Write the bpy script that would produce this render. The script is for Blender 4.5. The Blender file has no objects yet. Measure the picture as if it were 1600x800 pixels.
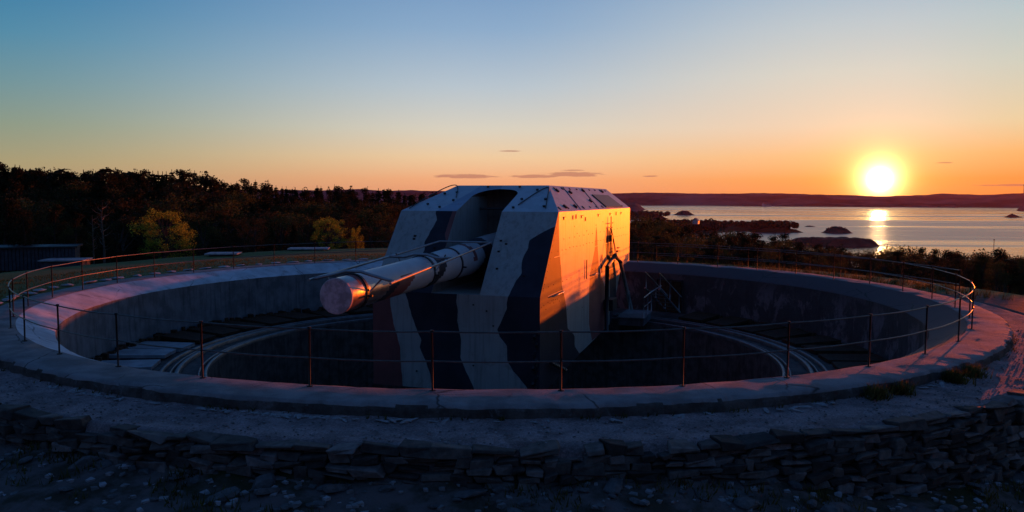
import bpy, bmesh, math, random
from mathutils import Vector, Matrix, noise
random.seed(7)
sc = bpy.context.scene
rad = math.radians
# ------------------------------------------------------------------ camera
cam = bpy.data.cameras.new('camera'); co = bpy.data.objects.new('camera', cam); sc.collection.objects.link(co)
co.location = (.577, -30.07, 3.55); cam.sensor_width = 36; cam.lens = 36*1220/1600
co.rotation_euler = (rad(90-4.209), 0, 0)
co.rotation_euler = (Matrix.Rotation(rad(90-4.209), 3, 'X') @ Matrix.Rotation(rad(.236), 3, 'Z')).to_euler()
cam.clip_start = .2; cam.clip_end = 60000; sc.camera = co
# ------------------------------------------------------------------ world
SUN_AZ, SUN_EL = 25.1, 1.35
w = bpy.data.worlds.new('World'); sc.world = w; w.use_nodes = True
class NT:
    def __init__(s, nt): s.nt = nt
    def n(s, t, **k):
        o = s.nt.nodes.new(t)
        for a, v in k.items(): setattr(o, a, v)
        return o
    def put(s, sock, v):
        if hasattr(v, 'is_output') or isinstance(v, bpy.types.NodeSocket): s.nt.links.new(v, sock)
        else: sock.default_value = v
    def math(s, op, a, b=None, c=None, clamp=False):
        o = s.n('ShaderNodeMath', operation=op, use_clamp=clamp)
        for i, v in enumerate((a, b, c)):
            if v is not None: s.put(o.inputs[i], v)
        return o.outputs[0]
    def mapr(s, v, a, b, c=0., d=1., smooth=True):
        o = s.n('ShaderNodeMapRange', interpolation_type='SMOOTHSTEP' if smooth else 'LINEAR')
        for i, x in enumerate((v, a, b, c, d)): s.put(o.inputs[i], x)
        return o.outputs[0]
    def ramp(s, v, stops, interp='LINEAR'):
        o = s.n('ShaderNodeValToRGB'); cr = o.color_ramp; cr.interpolation = interp
        while len(cr.elements) < len(stops): cr.elements.new(.5)
        for e, (p, c) in zip(cr.elements, stops):
            e.position = p; e.color = (*c, 1) if len(c) == 3 else c
        s.put(o.inputs[0], v); return o.outputs[0]
    def mix(s, f, a, b, mode='MIX'):
        o = s.n('ShaderNodeMix', data_type='RGBA', blend_type=mode)
        s.put(o.inputs[0], f)
        s.put(o.inputs[6], a if not isinstance(a, tuple) else (*a[:3], 1)); s.put(o.inputs[7], b if not isinstance(b, tuple) else (*b[:3], 1))
        return o.outputs[2]
    def noise(s, vec, scale, detail=4, rough=.55, dist=0., w=None):
        o = s.n('ShaderNodeTexNoise'); s.put(o.inputs['Vector'], vec); o.inputs['Scale'].default_value = scale
        o.inputs['Detail'].default_value = detail; o.inputs['Roughness'].default_value = rough; o.inputs['Distortion'].default_value = dist
        return o.outputs[0]
    def vmul(s, vec, v):
        o = s.n('ShaderNodeVectorMath', operation='MULTIPLY'); s.put(o.inputs[0], vec); o.inputs[1].default_value = v; return o.outputs[0]
def lin(c):
    return tuple(((v/255)/12.92 if v/255 <= .04045 else ((v/255+.055)/1.055)**2.4) for v in c)
N = NT(w.node_tree); bg = w.node_tree.nodes['Background']
tc = N.n('ShaderNodeTexCoord'); sep = N.n('ShaderNodeSeparateXYZ'); N.put(sep.inputs[0], tc.outputs['Generated'])
el = N.math('MULTIPLY', N.math('ARCSINE', N.math('MINIMUM', N.math('MAXIMUM', sep.outputs[2], -1.), 1.)), 180/math.pi)
az = N.math('MULTIPLY', N.math('ARCTAN2', sep.outputs[0], sep.outputs[1]), 180/math.pi)
elw = N.math('POWER', N.math('DIVIDE', N.math('MAXIMUM', el, 0.), 90.), .5)     # finer near the horizon
def sky(st):
    return N.ramp(elw, [((max(e, 0)/90)**.5, lin(c)) for e, c in st])
top = [(22, (54, 110, 172)), (32, (46, 94, 158)), (50, (44, 80, 134)), (90, (42, 66, 110))]
L_ = sky([(0, (196, 150, 108)), (2.2, (170, 158, 118)), (4.5, (140, 154, 134)), (7, (112, 148, 154)), (10, (80, 138, 166)), (14, (48, 120, 164))] + top)
C_ = sky([(0, (236, 146, 100)), (1.4, (246, 176, 126)), (3, (240, 204, 160)), (5, (218, 210, 192)), (8, (184, 197, 206)), (12, (140, 171, 202)), (16, (112, 150, 192))] + top)
S_ = sky([(0, (250, 140, 62)), (1.4, (250, 164, 88)), (3, (248, 190, 132)), (5, (238, 208, 178)), (8.5, (216, 211, 198)), (11.5, (192, 201, 205)), (15, (158, 182, 204))] + top)
R_ = sky([(0, (244, 130, 48)), (1.4, (250, 150, 68)), (3, (248, 180, 108)), (5, (232, 206, 160)), (8.5, (204, 206, 190)), (11.5, (182, 198, 200)), (15, (150, 178, 198))] + top)
B_ = sky([(0, (84, 68, 64)), (6, (76, 68, 74)), (14, (64, 84, 120)), (24, (48, 100, 162)), (40, (44, 90, 150)), (90, (54, 66, 104))])
col = N.mix(N.mapr(az, -36, -2), L_, C_)
col = N.mix(N.mapr(az, -2, 23), col, S_)
col = N.mix(N.mapr(az, 25, 35), col, R_)
back = N.math('MAXIMUM', N.mapr(az, 68, 112), N.mapr(az, -38, -95))
col = N.mix(back, col, B_)
# thin streaks of dusk cloud low over the horizon, part of the sky
cv = N.n('ShaderNodeCombineXYZ'); N.put(cv.inputs[0], az); N.put(cv.inputs[1], N.math('MULTIPLY', el, 9.))
nz = N.noise(cv.outputs[0], .9, 4, .6)
mask = None
for a0, e0, wa, we in ((-3.4, 1.60, 2.5, .16), (1.6, 1.62, 1.9, .13), (4.4, 1.78, 2.3, .19), (4.4, 2.07, .9, .05), (-0.2, 3.45, .85, .06), (10.0, 1.65, .6, .06), (33.6, .95, 3.2, .08), (28.8, 2.4, .5, .05)):
    d = N.math('ADD', N.math('POWER', N.math('DIVIDE', N.math('SUBTRACT', az, a0), wa), 2.), N.math('POWER', N.math('DIVIDE', N.math('SUBTRACT', el, e0), we), 2.))
    m_ = N.mapr(N.math('ADD', d, N.math('MULTIPLY', N.math('SUBTRACT', nz, .5), 2.6)), 1.15, .45, 0., .62)
    mask = m_ if mask is None else N.math('MAXIMUM', mask, m_)
col = N.mix(mask, col, lin((168, 104, 92)))
# aureole round the sun
sd = (math.sin(rad(SUN_AZ))*math.cos(rad(SUN_EL)), math.cos(rad(SUN_AZ))*math.cos(rad(SUN_EL)), math.sin(rad(SUN_EL)))
dp = N.n('ShaderNodeVectorMath', operation='DOT_PRODUCT'); N.put(dp.inputs[0], tc.outputs['Generated']); dp.inputs[1].default_value = sd
ang = N.math('MULTIPLY', N.math('ARCCOSINE', N.math('MINIMUM', dp.outputs['Value'], 1.)), 180/math.pi)
g1 = N.math('MULTIPLY', N.math('EXPONENT', N.math('DIVIDE', ang, -.50)), 19.)
g2 = N.math('MULTIPLY', N.math('EXPONENT', N.math('DIVIDE', ang, -2.2)), .75)
def scol(f, c):
    o = N.n('ShaderNodeVectorMath', operation='SCALE'); o.inputs[0].default_value = c; N.put(o.inputs['Scale'], f); return o.outputs[0]
g0 = N.math('MULTIPLY', N.math('EXPONENT', N.math('MULTIPLY', N.math('POWER', N.math('DIVIDE', ang, .33), 2.), -1.)), 300.)
col = N.mix(1., col, scol(g0, (1, .55, .22)), 'ADD')
col = N.mix(1., col, scol(g1, (1, .64, .24)), 'ADD')
col = N.mix(1., col, scol(g2, (1, .42, .0)), 'ADD')
nish = N.n('ShaderNodeTexSky', sky_type='NISHITA', sun_disc=False, sun_elevation=rad(SUN_EL), sun_rotation=rad(SUN_AZ), altitude=60, dust_density=2, ozone_density=3)
b2 = N.n('ShaderNodeBackground'); N.put(b2.inputs[0], nish.outputs[0]); b2.inputs[1].default_value = .05*.1
N.put(bg.inputs[0], col); bg.inputs[1].default_value = 1.0
ad = N.n('ShaderNodeAddShader'); N.put(ad.inputs[0], bg.outputs[0]); N.put(ad.inputs[1], b2.outputs[0])
N.put(w.node_tree.nodes['World Output'].inputs[0], ad.outputs[0])
# ------------------------------------------------------------------ sun, exposure
sl = bpy.data.lights.new('sun', 'SUN'); sl.energy = 4.5; sl.angle = rad(.6); sl.color = (1, .135, .003)
so = bpy.data.objects.new('sun', sl); sc.collection.objects.link(so)
LAMP_AZ = 37.     # the shadows on the barrel and the shield ask for light a little right of the disc
ld = (math.sin(rad(LAMP_AZ))*math.cos(rad(SUN_EL)), math.cos(rad(LAMP_AZ))*math.cos(rad(SUN_EL)), math.sin(rad(SUN_EL)))
so.rotation_euler = Vector(ld).to_track_quat('Z', 'Y').to_euler()
sc.view_settings.view_transform = 'Standard'; sc.view_settings.look = 'None'; sc.view_settings.gamma = 1; sc.view_settings.exposure = 0
sc.cycles.use_denoising = True; sc.cycles.max_bounces = 6; sc.cycles.transparent_max_bounces = 6
sc.cycles.sample_clamp_indirect = 5; sc.cycles.volume_bounces = 0
# ------------------------------------------------------------------ material helpers
MATS = {}
def mat(name, base, rough=.8, var=.35, vscale=3., metallic=0., bump=0., bscale=30., streak=0., col2=None, spec=.3, island=0., fn=None, coord='Object', dirt=None, transl=0.):
    m = bpy.data.materials.new(name); m.use_nodes = True; n = NT(m.node_tree); p = m.node_tree.nodes['Principled BSDF']
    t = n.n('ShaderNodeTexCoord'); vec = t.outputs[coord]
    c2 = col2 or tuple(v*(1-var) for v in base)
    f = n.mapr(n.noise(vec, vscale, 6, .6), .35, .65)
    c = n.mix(f, tuple(base), tuple(c2))
    if streak:
        sv = n.vmul(vec, (4, 4, .25)); c = n.mix(n.math('MULTIPLY', n.mapr(n.noise(sv, 1.6, 5, .65), .45, .75), streak), c, tuple(v*.3 for v in base))
    if dirt:
        c = n.mix(n.math('MULTIPLY', n.mapr(n.noise(vec, dirt[1], 5, .7, .6), .55, .72), dirt[2]), c, dirt[0])
    if island:
        g = n.n('ShaderNodeNewGeometry'); c = n.mix(1., c, n.ramp(g.outputs['Random Per Island'], [(0, (1-island,)*3), (.7, (1, 1, 1)), (1, (1+island*.5, 1+island*.5, 1+island*.6))]), 'MULTIPLY')
    if fn: c = fn(n, vec, c)
    n.put(p.inputs['Base Color'], c); p.inputs['Roughness'].default_value = rough; p.inputs['Metallic'].default_value = metallic
    p.inputs['Specular IOR Level'].default_value = spec
    if bump:
        b = n.n('ShaderNodeBump'); b.inputs['Strength'].default_value = bump; b.inputs['Distance'].default_value = .05
        n.put(b.inputs['Height'], n.noise(vec, bscale, 6, .65)); n.put(p.inputs['Normal'], b.outputs[0])
    MATS[name] = m
    if transl:      # thin leaves let some of the low sun through
        tr = n.n('ShaderNodeBsdfTranslucent'); n.put(tr.inputs[0], n.mix(1., c, (1.6, 1.4, .8), 'MULTIPLY')); mx = n.n('ShaderNodeMixShader'); mx.inputs[0].default_value = transl
        n.put(mx.inputs[1], p.outputs[0]); n.put(mx.inputs[2], tr.outputs[0]); n.put(m.node_tree.nodes['Material Output'].inputs[0], mx.outputs[0])
    return m
def cracks(n, vec, c):
    v = n.n('ShaderNodeTexVoronoi', feature='DISTANCE_TO_EDGE'); v.inputs['Scale'].default_value = .55
    dn = n.n('ShaderNodeMix', data_type='VECTOR'); dn.inputs[0].default_value = .18; n.put(dn.inputs[4], vec)
    nn = n.n('ShaderNodeTexNoise'); n.put(nn.inputs['Vector'], vec); nn.inputs['Scale'].default_value = 1.7; nn.inputs['Detail'].default_value = 6; n.put(dn.inputs[5], nn.outputs['Color'])
    n.put(v.inputs['Vector'], dn.outputs[1])
    k = n.mapr(v.outputs['Distance'], .0, .012, 1., 0.)
    k = n.math('MULTIPLY', k, n.mapr(n.noise(vec, .7, 2), .45, .6))
    return n.mix(n.math('MULTIPLY', k, .8), c, (.015, .014, .013))
def lichen(n, vec, c):
    c = cracks(n, vec, c)
    k = n.mapr(n.noise(vec, 5., 6, .7, 1.), .66, .72)
    return n.mix(n.math('MULTIPLY', k, .6), c, (.32, .33, .34))
def peeling(n, vec, c):      # old limewash left in patches on the east half of the wall
    s = n.n('ShaderNodeSeparateXYZ'); n.put(s.inputs[0], vec)
    east = n.mapr(s.outputs[0], -1., 2.)
    k = n.mapr(n.noise(n.vmul(vec, (1.3, 1.3, .8)), .75, 9, .72, .5), .5, .6)
    low = n.mapr(s.outputs[2], -.5, -1.2, .35, 1.)
    c = n.mix(n.math('MULTIPLY', n.math('MULTIPLY', k, east), n.math('MULTIPLY', low, .9)), n.mix(n.math('MULTIPLY', east, .85), c, (.05, .036, .034)), (.19, .15, .155))
    c = n.mix(n.math('MULTIPLY', n.mapr(n.noise(n.vmul(vec, (3, 3, .5)), 2.2, 5, .6), .55, .7), n.math('MULTIPLY', east, .6)), c, (.05, .03, .025))
    return c
M = {}
M['crest'] = mat('weathered_concrete', (.26, .235, .23), .85, .4, 1.3, bump=.5, bscale=22, fn=lichen, spec=.1)
def mossy(n, vec, c):      # the apron's colour grows darker towards its east half
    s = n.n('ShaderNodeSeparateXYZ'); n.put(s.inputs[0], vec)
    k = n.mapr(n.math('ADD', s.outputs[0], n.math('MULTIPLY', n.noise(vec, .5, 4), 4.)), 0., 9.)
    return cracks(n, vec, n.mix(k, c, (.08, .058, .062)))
M['face'] = mat('stained_kerb_face', (.11, .09, .08), .9, .5, 2.5, bump=.7, bscale=16, streak=.5, spec=.1, dirt=((.3, .3, .31), 3.2, .35))  # kerb's outer face, darker than the top, with streaks and pale patches
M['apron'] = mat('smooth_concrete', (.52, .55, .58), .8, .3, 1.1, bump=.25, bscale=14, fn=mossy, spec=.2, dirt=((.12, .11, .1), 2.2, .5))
M['wall'] = mat('formed_concrete', (.20, .20, .21), .8, .4, 1.6, bump=.5, bscale=9, streak=.8, fn=peeling, spec=.25)
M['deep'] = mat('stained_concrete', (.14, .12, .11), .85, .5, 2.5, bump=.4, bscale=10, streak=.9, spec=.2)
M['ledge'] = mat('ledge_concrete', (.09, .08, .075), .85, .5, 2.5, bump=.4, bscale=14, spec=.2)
M['rail'] = mat('worn_rail_steel', (.15, .145, .15), .42, .4, 3., metallic=.5, bump=.1, bscale=20, spec=.5)
M['plate'] = mat('blue_grey_plate', (.34, .36, .38), .5, .35, 2., metallic=.25, bump=.15, spec=.5, dirt=((.09, .05, .03), 3., .5))
M['rust'] = mat('rusty_steel', (.085, .042, .022), .85, .5, 5., bump=.3, bscale=30, spec=.2, island=.5)
M['grey'] = mat('light_grey_paint', (.35, .33, .30), .46, .12, 1.2, bump=.14, bscale=3, streak=.5, spec=.26, dirt=((.16, .12, .09), 1.7, .45))
M['dark'] = mat('navy_black_paint', (.03, .031, .042), .58, .3, 1.2, bump=.1, bscale=4, spec=.12)
M['red'] = mat('maroon_paint', (.21, .062, .055), .62, .2, 1.2, bump=.1, bscale=4, spec=.3, streak=.15)
M['roof'] = mat('weathered_grey_roof_paint', (.42, .43, .45), .5, .15, 1.5, bump=.2, bscale=9, spec=.45, dirt=((.16, .16, .17), 3., .55), streak=.0)
M['roofdark'] = mat('faded_navy_roof_paint', (.24, .28, .36), .5, .2, 1.5, bump=.2, bscale=9, spec=.45)
M['cavity'] = mat('port_inner_paint', (.20, .15, .13), .7, .4, 2., streak=.5, spec=.3)
M['black'] = mat('black_steel', (.015, .015, .017), .5, .3, 4., spec=.4)
M['fence'] = mat('dark_fence_steel', (.12, .10, .09), .42, .4, 6., metallic=.6, spec=.5)
M['post'] = mat('rusting_post_steel', (.028, .018, .015), .6, .5, 8., metallic=.3, spec=.4)
M['tube'] = mat('galvanised_tube', (.33, .31, .31), .35, .25, 4., metallic=.6, spec=.5)
M['muz'] = mat('bare_bronze_muzzle', (.62, .42, .34), .30, .3, 4., metallic=.85, bump=.08, bscale=9, spec=.5)
M['brass'] = mat('muzzle_cap_paint', (.58, .38, .38), .6, .45, 5., bump=.2, bscale=12, spec=.4)
M['brl'] = mat('barrel_grey_paint', (.42, .40, .40), .40, .12, 2., bump=.05, bscale=5, spec=.6)
M['path'] = mat('gravel', (.38, .29, .28), .95, .4, 2.2, bump=.8, bscale=60, spec=.1, dirt=((.06, .05, .04), 1.1, .5), fn=lambda n, v, c: n.mix(1., c, n.ramp(n.noise(v, 26, 6, .8), [(.3, (.35, .35, .35)), (.55, (1, 1, 1)), (.72, (1.7, 1.7, 1.75))]), 'MULTIPLY'))
M['stone'] = mat('dry_stone', (.15, .12, .105), .85, .5, 5., bump=.6, bscale=14, spec=.25, island=.75)
M['pebble'] = mat('pebble', (.26, .25, .25), .85, .4, 5., spec=.2, island=.6)
M['rock'] = mat('fallen_stone', (.11, .105, .105), .8, .4, 4., bump=.6, bscale=14, spec=.3)
M['slab'] = mat('edge_stone', (.36, .35, .35), .8, .4, 3., bump=.5, bscale=14, spec=.3)
M['leaf1'] = mat('pine_needles', (.028, .036, .016), .8, .5, .6, spec=.1, island=.5, transl=.3)
M['leaf2'] = mat('broad_leaves', (.06, .078, .026), .7, .5, .5, spec=.15, island=.5, transl=.38)
M['leaf3'] = mat('autumn_leaves', (.27, .34, .045), .7, .45, .7, spec=.15, island=.5, transl=.5)
M['leaf4'] = mat('russet_leaves', (.048, .046, .02), .75, .5, .6, spec=.1, island=.5, transl=.32)
M['bark'] = mat('bark', (.07, .055, .045), .9, .5, 5., bump=.5, spec=.1)
M['pale_bark'] = mat('bleached_bark', (.15, .13, .10), .9, .4, 5., bump=.3, spec=.1)
M['grass'] = mat('grass_blades', (.10, .095, .035), .8, .5, 3., spec=.1, island=.4, transl=.5)
M['board'] = mat('dark_boards', (.05, .055, .07), .7, .5, 3., bump=.3, spec=.3)
M['white'] = mat('white_paint', (.42, .42, .42), .6, .15, 2.)
M['wood'] = mat('far_woodland', (.03, .03, .014), .9, .5, .02, spec=.05)
M['isle'] = mat('bare_rock', (.085, .06, .045), .9, .5, .03, bump=.6, bscale=.2, spec=.1)
M['hill'] = mat('far_hillside', (.11, .09, .09), .95, .85, .0018, spec=.0, coord='Object')
# ------------------------------------------------------------------ mesh helpers
def obj(name, bm, mats, parent=None, smooth=False, loc=None):
    me = bpy.data.meshes.new(name); bm.to_mesh(me); bm.free()
    for m in (mats if isinstance(mats, (list, tuple)) else [mats]): me.materials.append(m)
    if smooth:
        for p in me.polygons: p.use_smooth = True
    o = bpy.data.objects.new(name, me); sc.collection.objects.link(o)
    if parent: o.parent = parent
    if loc is not None: o.location = loc
    return o
def thing(name, label, cat, loc=(0, 0, 0), rz=0, group=None):
    o = bpy.data.objects.new(name, None); sc.collection.objects.link(o); o.location = loc; o.rotation_euler = (0, 0, rz)
    o.empty_display_size = .3
    return tag(o, label, cat, group)
def tag(o, label, cat, group=None):
    o['label'] = label; o['category'] = cat
    if group: o['group'] = group
    return o
def struct(o, kind='structure'): o['kind'] = kind; return o
def B(): return bmesh.new()
def box(bm, c, s, rot=None, mi=0, bev=0.):
    vs = []
    R = rot or Matrix.Identity(3)
    for x in (-.5, .5):
        for y in (-.5, .5):
            for z in (-.5, .5): vs.append(bm.verts.new(Vector(c) + R @ Vector((x*s[0], y*s[1], z*s[2]))))
    for f in ((0, 1, 3, 2), (4, 6, 7, 5), (0, 4, 5, 1), (2, 3, 7, 6), (0, 2, 6, 4), (1, 5, 7, 3)):
        bm.faces.new([vs[i] for i in f]).material_index = mi
    return vs
def tube(bm, pts, r, seg=8, close=False, mi=0, cap=True):
    pts = [Vector(p) for p in pts]; n = len(pts); rings = []
    rr = r if isinstance(r, (list, tuple)) else [r]*n
    for i, p in enumerate(pts):
        a = pts[(i-1) % n] if (i > 0 or close) else p; b = pts[(i+1) % n] if (i < n-1 or close) else p
        d = (b-a).normalized(); up = Vector((0, 0, 1)) if abs(d.z) < .93 else Vector((1, 0, 0))
        s = d.cross(up).normalized(); u = s.cross(d)
        rings.append([bm.verts.new(p + (s*math.cos(2*math.pi*k/seg) + u*math.sin(2*math.pi*k/seg))*rr[i]) for k in range(seg)])
    for i in range(n if close else n-1):
        A, C = rings[i], rings[(i+1) % n]
        for k in range(seg):
            f = bm.faces.new((A[k], A[(k+1) % seg], C[(k+1) % seg], C[k])); f.material_index = mi; f.smooth = True
    if cap and not close:
        bm.faces.new(rings[0]).material_index = mi; bm.faces.new(rings[-1][::-1]).material_index = mi
def lathe(bm, prof, seg=288, jit=0., mi=0, a0=0, a1=360, seed=0):
    rings = []; full = abs(a1-a0) >= 360; ns = seg if full else seg+1
    for j, (r, z) in enumerate(prof):
        ring = []
        for k in range(ns):
            a = rad(a0 + (a1-a0)*k/seg); q = 0; qz = 0
            if jit:
                q = noise.noise(Vector((math.cos(a)*r*.9, math.sin(a)*r*.9, j*3.1+seed)))*jit; qz = noise.noise(Vector((math.cos(a)*r*1.3, math.sin(a)*r*1.3, j*1.7+9+seed)))*jit*.6
            ring.append(bm.verts.new(((r+q)*math.cos(a), (r+q)*math.sin(a), z+qz)))
        rings.append(ring)
    for A, C in zip(rings, rings[1:]):
        for k in range(seg):
            k2 = (k+1) % ns
            bm.faces.new((A[k], A[k2], C[k2], C[k])).material_index = mi
def fan_disc(bm, r, z, seg=64):
    bm.faces.new([bm.verts.new((r*math.cos(2*math.pi*k/seg), r*math.sin(2*math.pi*k/seg), z)) for k in range(seg)])
def sstep(a, b, x):
    t = max(0, min(1, (x-a)/(b-a))); return t*t*(3-2*t)
def fbm(x, y, s, o=4, seed=0.):
    v = 0; a = 1
    for i in range(o):
        v += a*noise.noise(Vector((x*s, y*s, seed+i*7.3))); a *= .5; s *= 2.1
    return v
# ------------------------------------------------------------------ ground
SEA = -57.5
def lift(x, y):
    th = math.degrees(math.atan2(y, x)) % 360
    return sstep(78, 98, th)*(1-sstep(204, 224, th))
def ground(x, y):
    return ground0(x, y) + (.22*lift(x, y)*(1-sstep(20, 26, math.hypot(x, y))) - .14*(1-lift(x, y))*(1-sstep(18.1, 18.3, math.hypot(x, y))))
def ground0(x, y):
    r = math.hypot(x, y); A = math.degrees(math.atan2(x, y))          # A: clockwise from +Y
    s = sstep(3, 20, A)*(1-sstep(125, 165, A))
    # landward profile
    ro = 9*sstep(-20, -75, A)*(1-sstep(-130, -160, A))
    land = -.28 - .5*sstep(24-ro*.3, 34-ro, r) - 7.5*sstep(37-ro, 75, r) + 9*sstep(95, 190, r)*sstep(-14, -34, A)*(1-sstep(-120, -160, A)) - 30*sstep(220, 700, r)
    land -= 25*sstep(700, 2500, r)*1.0
    sea = -.28 - 1.2*sstep(20, 30, r) - 9*sstep(26, 75, r) - 20*sstep(70, 200, r) - 29*sstep(180, 560, r) - 14*sstep(500, 700, r)
    h = land*(1-s) + sea*s
    # ground in front of the wall, under the drone
    f = sstep(-1, 1, (-y-9)/4.)
    if r < 60:
        th = math.degrees(math.atan2(y, x))
        drop = .50 + .75*sstep(-82, -62, th)
        low = -.28 - drop*sstep(18.15, 18.4, r) - .13*max(0, r-18.4)
        g = sstep(-150, -138, th)*(1-sstep(-48, -34, th))
        h = h*(1-g) + low*g
        if g > 0 and r > 18.3: h += g*(.16*fbm(x, y, .45, 4) + .05*fbm(x, y, 2.2, 3, 5))
    if r > 20: h += .12*min(1, (r-20)/20)*fbm(x, y, .09, 4) + .9*sstep(60, 200, r)*fbm(x, y, .02, 4)
    return h
def build_ground():
    bm = B(); rs = [16.84, 17., 17.4, 17.8, 18.08, 18.22, 18.32, 18.45]
    while rs[-1] < 26: rs.append(rs[-1]+.16)
    while rs[-1] < 60: rs.append(rs[-1]*1.02)
    while rs[-1] < 12500: rs.append(rs[-1]*1.07)
    SEG = 360; rings = []
    for r in rs:
        rings.append([bm.verts.new((r*math.cos(2*math.pi*k/SEG), r*math.sin(2*math.pi*k/SEG), ground(r*math.cos(2*math.pi*k/SEG), r*math.sin(2*math.pi*k/SEG)))) for k in range(SEG)])
    for A, C in zip(rings, rings[1:]):
        for k in range(SEG): bm.faces.new((A[k], C[k], C[(k+1) % SEG], A[(k+1) % SEG])).smooth = True
    m = bpy.data.materials.new('ground'); m.use_nodes = True; n = NT(m.node_tree); p = m.node_tree.nodes['Principled BSDF']
    t = n.n('ShaderNodeTexCoord'); v = t.outputs['Object']; s = n.n('ShaderNodeSeparateXYZ'); n.put(s.inputs[0], v)
    ln = n.n('ShaderNodeVectorMath', operation='LENGTH'); n.put(ln.inputs[0], v); r = ln.outputs['Value']
    grass = n.mix(n.mapr(n.noise(v, .35, 6, .65), .35, .65), (.085, .11, .035), (.13, .13, .05))
    soil = n.mix(n.mapr(n.noise(v, 1.3, 7, .65), .4, .62), (.14, .11, .105), (.05, .043, .03))
    soil = n.mix(n.mapr(n.noise(v, .5, 5, .6), .52, .66), soil, (.03, .032, .012))
    grav = n.mix(n.mapr(n.noise(v, 2.2, 6, .6), .35, .65), (.13, .10, .10), (.07, .055, .055))
    forest = n.mix(n.mapr(n.noise(v, .05, 5), .4, .6), (.02, .02, .01), (.035, .03, .012))
    near = n.mapr(s.outputs[1], -8., -12.5)
    c = n.mix(near, grass, soil)
    grk = n.math('MULTIPLY', n.mapr(r, 18.6, 19.4, 1., 0.), near); c = n.mix(n.math('MULTIPLY', n.mapr(r, 18.0, 18.3, 1., 0.), near), c, grav)
    # wide gravel track leaving on the east side
    e = n.math('MULTIPLY', n.mapr(s.outputs[0], 10., 13.5), n.mapr(n.math('ADD', s.outputs[1], n.math('MULTIPLY', s.outputs[0], -.28)), -3., -6.5, 1., 1.))
    e = n.math('MULTIPLY', e, n.mapr(n.math('ADD', s.outputs[1], n.math('MULTIPLY', n.noise(v, .6, 3), 4.)), 4.5, 2.0))
    e = n.math('MULTIPLY', e, n.mapr(s.outputs[1], -14.5, -12.))
    c = n.mix(e, c, grav)
    far = n.mapr(n.math('ADD', r, n.math('MULTIPLY', n.noise(v, .1, 3), 10.)), 44., 50.)
    c = n.mix(far, c, forest)
    n.put(p.inputs['Base Color'], c); p.inputs['Roughness'].default_value = .95; p.inputs['Specular IOR Level'].default_value = .1
    b = n.n('ShaderNodeBump'); b.inputs['Strength'].default_value = .9; b.inputs['Distance'].default_value = .06
    n.put(b.inputs['Height'], n.noise(v, 14, 8, .7)); n.put(p.inputs['Normal'], b.outputs[0])
    return struct(obj('ground', bm, m))
build_ground()
# gravel path round the rim
bm = B(); lathe(bm, [(16.83, -.235), (17.1, -.27), (17.7, -.285), (18.05, -.27), (18.22, -.30), (18.3, -.5)], 360, .05)
bmesh.ops.delete(bm, geom=[f for f in bm.faces if lift(*f.calc_center_median().xy) > .45], context='FACES')
pm = M['path']; struct(obj('gravel_path', bm, pm, smooth=True))
# sea
bm = B(); R0 = [0, 200, 600, 1500, 4000, 9000, 20000, 38000]
rings = []
for r in R0[1:]: rings.append([bm.verts.new((r*math.sin(rad(a*3)), r*math.cos(rad(a*3)), SEA)) for a in range(120)])
for A, C in zip(rings, rings[1:]):
    for k in range(120): bm.faces.new((A[k], A[(k+1) % 120], C[(k+1) % 120], C[k]))
bm.faces.new(rings[0][::-1])
m = bpy.data.materials.new('sea_water'); m.use_nodes = True; n = NT(m.node_tree); p = m.node_tree.nodes['Principled BSDF']
v = n.n('ShaderNodeTexCoord').outputs['Object']
p.inputs['Base Color'].default_value = (.012, .018, .028, 1); p.inputs['IOR'].default_value = 1.33
n.put(p.inputs['Roughness'], n.mapr(n.noise(n.vmul(v, (.0006, .0035, 1)), 1., 4, .6), .42, .58, .05, .30))
b = n.n('ShaderNodeBump'); b.inputs['Strength'].default_value = .5; b.inputs['Distance'].default_value = 1.
n.put(b.inputs['Height'], n.noise(n.vmul(v, (.05, .12, 1)), 1., 6, .6)); n.put(p.inputs['Normal'], b.outputs[0])
struct(obj('sea', bm, m))
# ------------------------------------------------------------------ far land: real mounds of their own distance and height
CX, CY = .577, -30.07
def polar(px, d):      # bearing read off the photo -> real position at distance d
    a = math.atan((px-800)/1220.); return CX + d*math.sin(a)/1.0, CY + d*math.cos(a)
def hill_range(name, px0, px1, d0, d1, hfun, m, nx=260, ny=14):
    bm = B(); rows = []
    for j in range(ny+1):
        row = []
        for i in range(nx+1):
            t = i/nx; u = j/ny; d = d0 + (d1-d0)*u + 260*fbm(t*9, u, 1., 3, 4.)*(1-u)
            x, y = polar(px0+(px1-px0)*t, d)
            prof = sstep(0, .5, u)*(1-sstep(.7, 1, u)); ends = sstep(0, .03, t)*(1-sstep(.97, 1, t))
            z = SEA - 6 + (hfun(px0+(px1-px0)*t) - SEA + 6)*prof**.8*ends*(1+.10*fbm(x/900, y/900, 1., 4)) + 9*prof*fbm(x/260, y/260, 1., 4)
            row.append(bm.verts.new((x, y, z)))
        rows.append(row)
    for A, C in zip(rows, rows[1:]):
        for i in range(nx): bm.faces.new((A[i], A[i+1], C[i+1], C[i])).smooth = True
    return struct(obj(name, bm, m))
def lerpf(pts):
    def f(x):
        if x <= pts[0][0]: return pts[0][1]
        for (a, b), (c, d) in zip(pts, pts[1:]):
            if x <= c: return b + (d-b)*(x-a)/(c-a)
        return pts[-1][1]
    return f
hy = lerpf([(300, 303), (480, 301), (560, 299.5), (700, 299.5), (850, 301), (960, 301.5), (1010, 299.5), (1060, 301), (1110, 300.5), (1180, 300.5), (1250, 300.2), (1300, 301), (1372, 302.2), (1440, 301.5), (1470, 299.5), (1530, 301), (1560, 299), (1600, 297.5), (1800, 298)])
def hz_at(px): return 310.3 - (px-800)*.0041
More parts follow.
